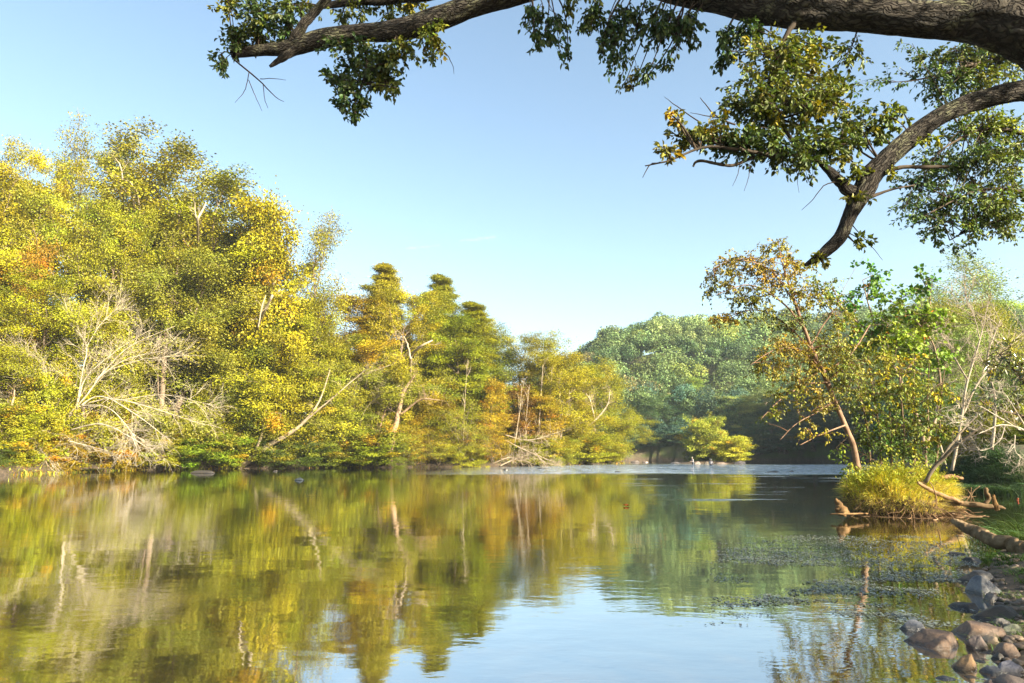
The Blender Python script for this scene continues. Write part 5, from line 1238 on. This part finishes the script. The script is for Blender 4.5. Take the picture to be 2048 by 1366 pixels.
# leaf litter and creepers on the sunlit slope: fills the ground between the bushes
g = Geo(); n = 26000
px_ = r4.uniform(-80, 1245, n); base_ = np.interp(px_, [0, 120, 330, 480, 700, 1000, 1130, 1240], [49, 57, 67, 73, 79, 82, 91, 113])
dd_ = base_+np.abs(r4.normal(0, 5.5, n)); x_ = (px_-1024)/F*dd_*.985; p = np.stack([x_, dd_, np.zeros(n)], -1)
s_ = shore_sd(x_, dd_); k = s_ > .9; p = p[k]; s_ = s_[k]
p[:, 2] = ground(p[:, 0], p[:, 1])+r4.uniform(0, .9, len(p))**2*np.clip(s_, 0, 1.6)*1.2*(.6+.8*vnoise(p*.5, 3))
leaves(g, r4, p, r4.normal(0, 1, p.shape), norm(r4.normal(0, .7, p.shape)+np.array([0, -.2, .5])), r4.uniform(.14, .3, len(p)), .7, rand_tint(r4, len(p), .35, .25, (1.7, .8, .8), .25))
tag(link('undergrowth', g.mesh('undergrowth', LEAF), color=(0.24, 0.21, 0.025)), 'tangled undergrowth covering the sunlit bank slope', 'undergrowth', kind='stuff')

# floating weed
g = Geo(); n = 26000
p = np.array([G(a, b) for a, b in zip(r4.uniform(1440, 1960, 4000), r4.uniform(1072, 1250, 4000))])
i = r4.integers(0, len(p), n); q = p[i]+r4.normal(0, .09, (n, 3))*[1, 1, 0]
pn = vnoise(q*np.array([.8, 1.6, 0])+5, 3)+.6*vnoise(q*np.array([2.2, 5, 0]), 4)
d_ = q[:, 1]; X_ = q[:, 0]
lim = np.interp(d_, [5.5, 7, 8.5, 10, 12.5], [-.25, .15, .55, .75, .55])
edge = sstep(2.2, 4.6, X_-(d_-7)*.25)
k = (pn+r4.normal(0, .22, n) < lim*edge*1.4-.3)&(shore_sd(X_, d_) < -.05)
q = q[k]; q[:, 2] = .004+r4.uniform(0, .006, len(q))
leaves(g, r4, q, r4.normal(0, 1, q.shape)*[1, 1, .06], norm(r4.normal(0, .10, q.shape)+[0, 0, 1]), r4.uniform(.014, .045, len(q)), .8, rand_tint(r4, len(q), .35, .12, (2.4, 2.0, .8), .04))
tag(link('floating_weed', g.mesh('floating_weed', WEEDM), color=(0.065, 0.08, 0.045)), 'mat of small floating water weed by the right shore', 'water weed', kind='stuff')
print('weed', len(q))

# ------------------------------------------------------------------ rocks
BRN_, GRYR, PNK, DRKR, BLU = (.18, .12, .085), (.12, .11, .105), (.21, .155, .13), (.05, .043, .038), (.16, .17, .2)
ROCKS = [  # px0, px1, py0, py1, colour, depth factor, label
 (1830, 1951, 1252, 1297, BRN_, .7, 'long flat red brown rock lying half in the water, largest of the shore rocks'),
 (1926, 2014, 1230, 1276, BRN_, .6, 'slanted brown rock with a dark pointed left end, behind the largest flat one'),
 (1966, 2075, 1203, 1242, DRKR, .6, 'dark flat slab topped with moss, behind the slanted brown rock'),
 (1805, 1855, 1236, 1262, BLU, .7, 'small pale blue grey rock in the water, farthest from the shore'),
 (1914, 1964, 1304, 1340, (.22, .14, .07), .8, 'lone yellow brown rock standing in the water, nearest the bottom edge'),
 (1946, 1980, 1265, 1300, PNK, .8, 'pinkish rock wedged against the largest flat rock'),
 (1970, 2006, 1262, 1294, (.3, .23, .16), .8, 'cream topped rock between the pinkish rock and the shore'),
 (2000, 2062, 1278, 1318, BRN_, .8, 'brown boulder at the right edge under the pale grass'),
 (1972, 2010, 1324, 1350, BLU, .8, 'bluish stone right of the lone yellow brown rock'),
 (2008, 2062, 1312, 1352, (.15, .15, .19), .8, 'blue violet rock at the lower right edge'),
 (2004, 2070, 1344, 1385, (.18, .14, .12), .8, 'brownish rock cut by the bottom right corner'),
 (1970, 2012, 1352, 1380, PNK, .8, 'pink grey stone at the bottom edge near the corner'),
 (1930, 2015, 1131, 1166, GRYR, .7, 'long grey rock at the foot of the dark grassy bank'),
 (1952, 2022, 1150, 1190, BLU, .7, 'wet shiny grey rock with a pale blue front'),
 (1978, 2014, 1182, 1206, GRYR, .8, 'rounded grey stone below the wet shiny rock'),
 (1912, 1962, 1200, 1220, DRKR, .7, 'low black wet rock just breaking the water'),
 (1996, 2032, 1232, 1254, GRYR, .7, 'small grey stone beside the slanted brown rock'),
 (2012, 2070, 1244, 1270, (.13, .14, .10), .7, 'flat mossy stone at the right edge amid the grass'),
 (1936, 1966, 1108, 1124, DRKR, .8, 'small dark rock where the weed meets the grassy bank'),
 (1900, 1935, 1100, 1110, DRKR, .7, 'low dark stone among the floating weed'),
 (2020, 2070, 1182, 1202, GRYR, .7, 'flat grey stone half hidden by grass at the right edge'),
 (1988, 2012, 1300, 1322, DRKR, .8, 'dark small stone in the gap under the brown boulder'),
 (1880, 1920, 1350, 1362, BLU, .7, 'flat bluish stone just under the water at the bottom edge'),
]
for i, (x0, x1, y0, y1, col, df, lab) in enumerate(ROCKS):
    wpx = x1-x0; b0 = G((x0+x1)/2, y1); D_ = b0[1]; hw = wpx/2/F*D_; dp = hw*df
    zt = P((x0+x1)/2, y0, D_+dp)[2]; gl = max(gz(b0[0], D_+dp), -.25)*0
    hgt = max(zt*.82+.015, .035)
    o = link('rock', rock_mesh('rock', 100+i, hw*1.04, dp*1.1, hgt, n=34), loc=(b0[0], D_+dp*.85, -.015), color=col)
    o.rotation_euler.z = r4.uniform(-.3, .3)
    tag(o, lab, 'rock', 'rocks along the near shore')
g = Geo(); PV, PF = cube_sphere(3); n = 190
px_, py_ = r4.uniform(1890, 2060, n), r4.uniform(1115, 1366, n); cx_ = np.interp(py_, [1115, 1200, 1300, 1366], [1965, 1975, 1965, 1935])
px_ = np.minimum(cx_+np.abs(r4.normal(0, 45, n)), 2120)
for a, b in zip(px_, py_):
    q = G(a, b); s = r4.uniform(.018, .06); f = r4.uniform(.7, 1.2, (len(PV), 1)); c_, s2_ = math.cos(a), math.sin(a)
    v = PV*f*np.array([1, .75, .55])*s; v = np.stack([v[:, 0]*c_-v[:, 1]*s2_, v[:, 0]*s2_+v[:, 1]*c_, v[:, 2]], -1)
    g.add(v+np.array([q[0], q[1], max(gz(q[0], q[1]), -.03)+s*.15]), PF)
tag(link('pebbles', g.mesh('pebbles', ROCK, True), color=(.2, .15, .11)), 'loose pebbles and cobbles between the shore rocks', 'pebbles', kind='stuff')
FROCKS = [(365, 432, 938, 947, DRKR, 'flat dark wet rock breaking the calm water near the left bank'), (576, 612, 952, 961, (.03, .04, .05), 'small bluish black rock in the calm water below the shaded bushes'),
 (540, 556, 940, 943, DRKR, 'tiny dark rock below the foot of the leaning trunk'), (1004, 1016, 936, 940, DRKR, 'tiny rock in the rapids below the driftwood heap'), (1068, 1104, 933, 938, DRKR, 'thin dark rock in the rapids right of the driftwood heap'),
 (1228, 1246, 941, 944, DRKR, 'faint dark rock low in the rapids'), (1262, 1284, 918, 925, (.15, .12, .1), 'pinkish boulder off the tip of the sunlit bank, larger of two'), (1285, 1301, 921, 925, (.15, .12, .1), 'small pinkish boulder off the tip of the sunlit bank'),
 (1342, 1374, 922, 927, (.1, .09, .09), 'dark flat rock at the left end of the islet'), (1388, 1404, 919, 928, (.19, .14, .11), 'pinkish rock on the islet shore behind the far angler'), (1408, 1418, 921, 928, (.15, .12, .09), 'tan rock on the islet shore left of the near angler'),
 (1430, 1462, 922, 928, (.19, .14, .11), 'long pinkish rock on the islet shore right of the near angler'), (1462, 1495, 918, 928, (.08, .07, .07), 'dark brown rock at the right end of the islet'),
 (1504, 1514, 942, 945, DRKR, 'small dark rock at the left of the long rock in the rapids'), (1528, 1574, 940, 945.5, DRKR, 'long low dark rock in the rapids right of the islet'), (1577, 1594, 940, 943.5, DRKR, 'short dark rock right of the long one in the rapids')]
for i, (x0, x1, y0, y1, col, lab) in enumerate(FROCKS):
    b0 = G((x0+x1)/2, y1); D_ = b0[1]; hw = (x1-x0)/2/F*D_; dp = hw*.6; zt = P((x0+x1)/2, y0, D_+dp)[2]
    zt *= .62; hgt = max(zt+.15, .2)
    tag(link('rock', rock_mesh('rock', 300+i, hw, dp, hgt, n=10), loc=(b0[0], D_+dp, zt-hgt), color=col), lab, 'rock', 'rocks in the river')

# ------------------------------------------------------------------ anglers, bird, floating leaf, wisps of cloud
def skin(name, verts, edges, rad, mat, parent, color=None, sub=1):
    me = bpy.data.meshes.new(name); me.from_pydata([tuple(map(float, v)) for v in verts], edges, [])
    me.materials.append(mat); o = link(name, me, parent, color=color)
    m_ = o.modifiers.new('Skin', 'SKIN'); m_.use_smooth_shade = True
    for i, s in enumerate(me.skin_vertices[0].data): s.radius = (rad[i] if isinstance(rad[i], tuple) else (rad[i], rad[i])); s.use_root = (i == 0)
    if sub: o.modifiers.new('Subdivision', 'SUBSURF').render_levels = sub; o.modifiers[-1].levels = sub
    return o


SKINM = plain('skin_tone', (.5, .3, .22)); SHIRT = plain('light_shirt', (.3, .28, .3), .9); WADER = plain('dark_waders', (.05, .06, .09), .6)
CAPM = plain('pale_cap', (.38, .35, .28), .9); RODM = plain('rod', (.03, .03, .03), .3); BIRD = plain('white_feather', (.85, .84, .8), .9); BILL = plain('bill_yellow', (.5, .3, .03), .5)


def angler(loc, rz, label, lean, dark):
    e = empty('person', loc, label, 'person', 'anglers wading in the rapids'); e.rotation_euler.z = rz
    # local: feet z=0, facing -Y
    l = lean
    J = [(0, 0, .92), (0, .0+l*.3, 1.15), (0, l*.8, 1.38), (0, l, 1.50), (0, l-.02, 1.58), (0, l-.03, 1.68), (0, l-.02, 1.78),
         (-.11, 0, .88), (-.12, -.03, .48), (-.12, .02, .06), (-.12, -.12, .03), (.11, 0, .88), (.13, -.02, .48), (.14, .04, .06), (.14, -.1, .03),
         (-.19, l, 1.44), (-.25, l-.06, 1.17), (-.14, l-.30, 1.10), (-.10, l-.38, 1.11), (.19, l, 1.44), (.27, l-.05, 1.17), (.16, l-.28, 1.14), (.12, l-.36, 1.16),
         (0, l-.125, 1.665)]
    E = [(0, 1), (1, 2), (2, 3), (3, 4), (4, 5), (5, 6), (0, 7), (7, 8), (8, 9), (9, 10), (0, 11), (11, 12), (12, 13), (13, 14), (2, 15), (15, 16), (16, 17), (17, 18), (2, 19), (19, 20), (20, 21), (21, 22), (5, 23)]
    R = [(.15, .11), (.14, .105), (.17, .11), .06, .055, (.078, .095), .06, .085, .06, .045, .035, .085, .06, .045, .035, .06, .045, .035, .03, .06, .045, .035, .03, .018]
    skin('body', J, E, R, SKINM, e)
    k = [0, 1, 2, 15, 16, 17, 19, 20, 21]
    skin('jacket', [J[i] for i in k], [(0, 1), (1, 2), (2, 3), (3, 4), (4, 5), (2, 6), (6, 7), (7, 8)], [(.175, .135), (.17, .13), (.2, .14), .085, .07, .055, .085, .07, .055], SHIRT, e)
    k = [0, 7, 8, 9, 11, 12, 13]
    top = [(0, 0, 1.1)]+[J[i] for i in k]
    skin('waders', top, [(0, 1), (1, 2), (2, 3), (3, 4), (1, 5), (5, 6), (6, 7)], [(.19, .15) if dark else (.185, .145), (.19, .15), .115, .09, .07, .115, .09, .07], WADER, e)
    g = Geo(); tubes(g, [[[0, l-.03, 1.70], [0, l-.03, 1.76], [0, l-.03, 1.81], [0, l-.03, 1.84]]], [[.108, .105, .08, .03]], 14, ref=(1, 0, 0))
    tubes(g, [[[0, l-.03, 1.705], [0, l-.05, 1.715]]], [[.165, .15]], 16, ref=(1, 0, 0))
    link('hat', g.mesh('hat', CAPM, True), e)
    r_ = empty('fishing_rod', loc, 'thin dark fishing rod held by the '+('far' if dark else 'near')+' angler', 'fishing rod'); r_.rotation_euler.z = rz
    g = Geo(); tubes(g, [[[-.1, l-.30, 1.08], [-.12, l-.5, 1.25], [-.2, l-1.3, 1.8], [-.3, l-2.2, 2.2]]], [[.014, .01, .006, .003]], 5)
    g2 = Geo(); tubes(g2, [[[-.13, l-.44, 1.12], [-.09, l-.44, 1.12]]], [[.035, .035]], 8)
    link('pole', g.mesh('pole', RODM), r_); link('reel', g2.mesh('reel', RODM), r_)
    for hx, hz in ((-.10, 1.11), (.12, 1.16)):
        g = Geo()
        for q in range(4): tubes(g, [[[hx-.03+.02*q, l-.38, hz+.02], [hx-.03+.02*q, l-.44, hz+.03], [hx-.03+.02*q, l-.46, hz-.01], [hx-.03+.02*q, l-.43, hz-.03]]], [[.01, .01, .009, .007]], 5)
        tubes(g, [[[hx, l-.37, hz+.02], [hx+.03, l-.41, hz+.04], [hx+.02, l-.44, hz+.04]]], [[.012, .011, .008]], 5)
        link('fingers', g.mesh('fingers', SKINM, True), e)


q = G(1422, 931); angler((q[0], q[1], -.93), .25, 'person in a pale shirt and light hat wading waist deep in front of the islet', .02, False)
q = G(1386, 927.5); angler((q[0], q[1], -.78), -1.1, 'person in light hat and dark waders leaning forward near the left end of the islet', -.12, True)

q = P(946, 926, shoreD(946)+.3); e = empty('white_bird', q, 'slim white wading bird standing in the bank grass', 'bird')
skin('body', [(0, 0, .38), (.02, .12, .44), (-.02, -.14, .34), (0, .17, .52), (-.01, .13, .62), (0, .17, .70), (0, .19, .76), (0, .25, .765)], [(0, 1), (0, 2), (1, 3), (3, 4), (4, 5), (5, 6), (6, 7)], [.1, .08, .05, .035, .028, .026, .035, .018], BIRD, e, sub=2)
g = Geo(); tubes(g, [[[0, .26, .765], [0, .31, .76], [0, .37, .75]]], [[.014, .009, .002]], 6); link('bill', g.mesh('bill', BILL), e)
for s in (-.04, .04):
    g = Geo(); tubes(g, [[[s, 0, .33], [s, -.02, .17], [s, .01, .0]]], [[.012, .009, .009]], 5); tubes(g, [[[s, -.03, .005], [s, .07, .0]]], [[.007, .005]], 4); link('leg', g.mesh('leg', RODM), e)
e.rotation_euler.z = .9

q = G(1251, 1013); g = Geo()
leaves(g, r4, np.array([[0, 0, .012], [.02, .03, .02]]), np.array([[1, .2, .25], [-.8, .6, .3]]), np.array([[0, -.3, 1.], [0, -.2, 1]]), np.array([.13, .1]), .7, None, 'oval', .5)
o = link('fallen_leaf', g.mesh('fallen_leaf', LEAF), loc=q, color=(.5, .13, .03)); tag(o, 'single curled orange leaf floating on the open water', 'leaf')


def wisp(x0, y0, x1, y1, label, seed, wpx):
    m, nt, N, L = newmat('thin_cloud'); D_ = 3200
    a, b = P(x0, y0, D_), P(x1, y1, D_+250); n = 60
    t = np.linspace(0, 1, n)[:, None]; c = a+(b-a)*t+np.stack([0*t[:, 0], 0*t[:, 0], 7*fbm(np.column_stack([t[:, 0]*7, t[:, 0]*0+seed, t[:, 0]*0]), 3)], -1)
    r = wpx/F*D_*np.sin(PI*np.clip(t[:, 0], .0, 1))**.6*(1+.8*fbm(np.column_stack([t[:, 0]*9, t[:, 0]*0+seed, t[:, 0]*0]), 3, 4))+.5
    g = Geo(); tubes(g, c[None], r[None], 14)
    ge = N.new('ShaderNodeNewGeometry'); nz = noise(N, L, ge.outputs['Position'], .035, 4, .6)
    lw = N.new('ShaderNodeLayerWeight'); lw.inputs['Blend'].default_value = .3
    mr = N.new('ShaderNodeMapRange'); mr.inputs[1].default_value = .4; mr.inputs[2].default_value = .7; mr.inputs[3].default_value = .0; mr.inputs[4].default_value = .07; L.new(nz.outputs['Fac'], mr.inputs[0])
    mu = N.new('ShaderNodeMath'); mu.operation = 'MULTIPLY'; iv = N.new('ShaderNodeMath'); iv.operation = 'SUBTRACT'; iv.inputs[0].default_value = 1; L.new(lw.outputs['Facing'], iv.inputs[1])
    L.new(mr.outputs[0], mu.inputs[0]); L.new(iv.outputs[0], mu.inputs[1])
    tr_ = N.new('ShaderNodeBsdfTransparent'); df = N.new('ShaderNodeBsdfTranslucent'); d2 = N.new('ShaderNodeBsdfDiffuse'); ad = N.new('ShaderNodeMixShader'); L.new(df.outputs[0], ad.inputs[1]); L.new(d2.outputs[0], ad.inputs[2])
    df.inputs['Color'].default_value = (.95, .95, .95, 1); d2.inputs['Color'].default_value = (.95, .95, .95, 1)
    mx = N.new('ShaderNodeMixShader'); L.new(mu.outputs[0], mx.inputs[0]); L.new(tr_.outputs[0], mx.inputs[1]); L.new(ad.outputs[0], mx.inputs[2])
    o = N.new('ShaderNodeOutputMaterial'); L.new(mx.outputs[0], o.inputs[0])
    tag(link('cloud', g.mesh('cloud', m, True)), label, 'cloud')


wisp(803, 499, 882, 489, 'faint thin wisp of cloud, lower left one of the two', 3, 3)
wisp(918, 482, 1006, 471, 'longer thin wisp of cloud, right and upper one of the two', 8, 4)
# ------------------------------------------------------------------ air, sky, sun, camera
def build_haze():
    m, nt, N, L = newmat('river_haze')
    v = N.new('ShaderNodeVolumePrincipled'); v.inputs['Density'].default_value = HAZE
    v.inputs['Color'].default_value = (0.78, 0.9, 1, 1); v.inputs['Anisotropy'].default_value = 0.2
    o = N.new('ShaderNodeOutputMaterial'); L.new(v.outputs[0], o.inputs['Volume'])
    x0, x1, y0, y1, z0, z1 = -232, 232, -92, 422, -3, 62
    V = [(x, y, z) for z in (z0, z1) for (x, y) in ((x0, y0), (x1, y0), (x1, y1), (x0, y1))]
    Fc = [(3, 2, 1, 0), (4, 5, 6, 7), (0, 1, 5, 4), (1, 2, 6, 5), (2, 3, 7, 6), (3, 0, 4, 7)]
    tag(link('haze', mesh_from('haze', V, np.array(Fc), m)), kind='stuff')


HAZE = 0.00028
build_haze()
sc = bpy.context.scene
wd = bpy.data.worlds.new('World'); sc.world = wd; wd.use_nodes = True
N = wd.node_tree.nodes; L = wd.node_tree.links; N.clear()
sk = N.new('ShaderNodeTexSky'); sk.sky_type = 'NISHITA'; sk.sun_disc = False
sk.sun_elevation = SUN_EL; sk.sun_rotation = SUN_AZ
sk.altitude = 200; sk.air_density = 1.0; sk.dust_density = 2.0; sk.ozone_density = 1.0
bg = N.new('ShaderNodeBackground'); bg.inputs['Strength'].default_value = 0.086
ow = N.new('ShaderNodeOutputWorld'); tn = N.new('ShaderNodeMix'); tn.data_type = 'RGBA'; tn.blend_type = 'MULTIPLY'; tn.inputs[0].default_value = 1; tn.inputs[7].default_value = (1.0, 1.0, 0.9, 1)
L.new(sk.outputs[0], tn.inputs[6]); L.new(tn.outputs[2], bg.inputs[0]); L.new(bg.outputs[0], ow.inputs[0])
sl = bpy.data.lights.new('sun', 'SUN'); sl.energy = 5.0; sl.angle = math.radians(0.5); sl.color = (1, 0.91, 0.70)
so = bpy.data.objects.new('sun', sl); C.objects.link(so)
so.rotation_euler = Vector([float(v) for v in SUN_DIR]).to_track_quat('Z', 'Y').to_euler()
cam = bpy.data.cameras.new('camera'); cam.sensor_width = 36; cam.lens = 24; cam.clip_end = 20000; cam.clip_start = 0.05
co = bpy.data.objects.new('camera', cam); C.objects.link(co)
co.location = (0, 0, CAMZ); co.rotation_euler = (PI/2+TILT, 0, 0)
sc.camera = co
sc.view_settings.view_transform = 'Standard'; sc.view_settings.look = 'None'; sc.view_settings.exposure = 2.08; sc.view_settings.gamma = 1
cy = sc.cycles
cy.max_bounces = 6; cy.diffuse_bounces = 3; cy.glossy_bounces = 3; cy.transmission_bounces = 4; cy.volume_bounces = 0; cy.transparent_max_bounces = 8
cy.use_denoising = True
cy.caustics_reflective = False; cy.caustics_refractive = False
cy.sample_clamp_indirect = 4
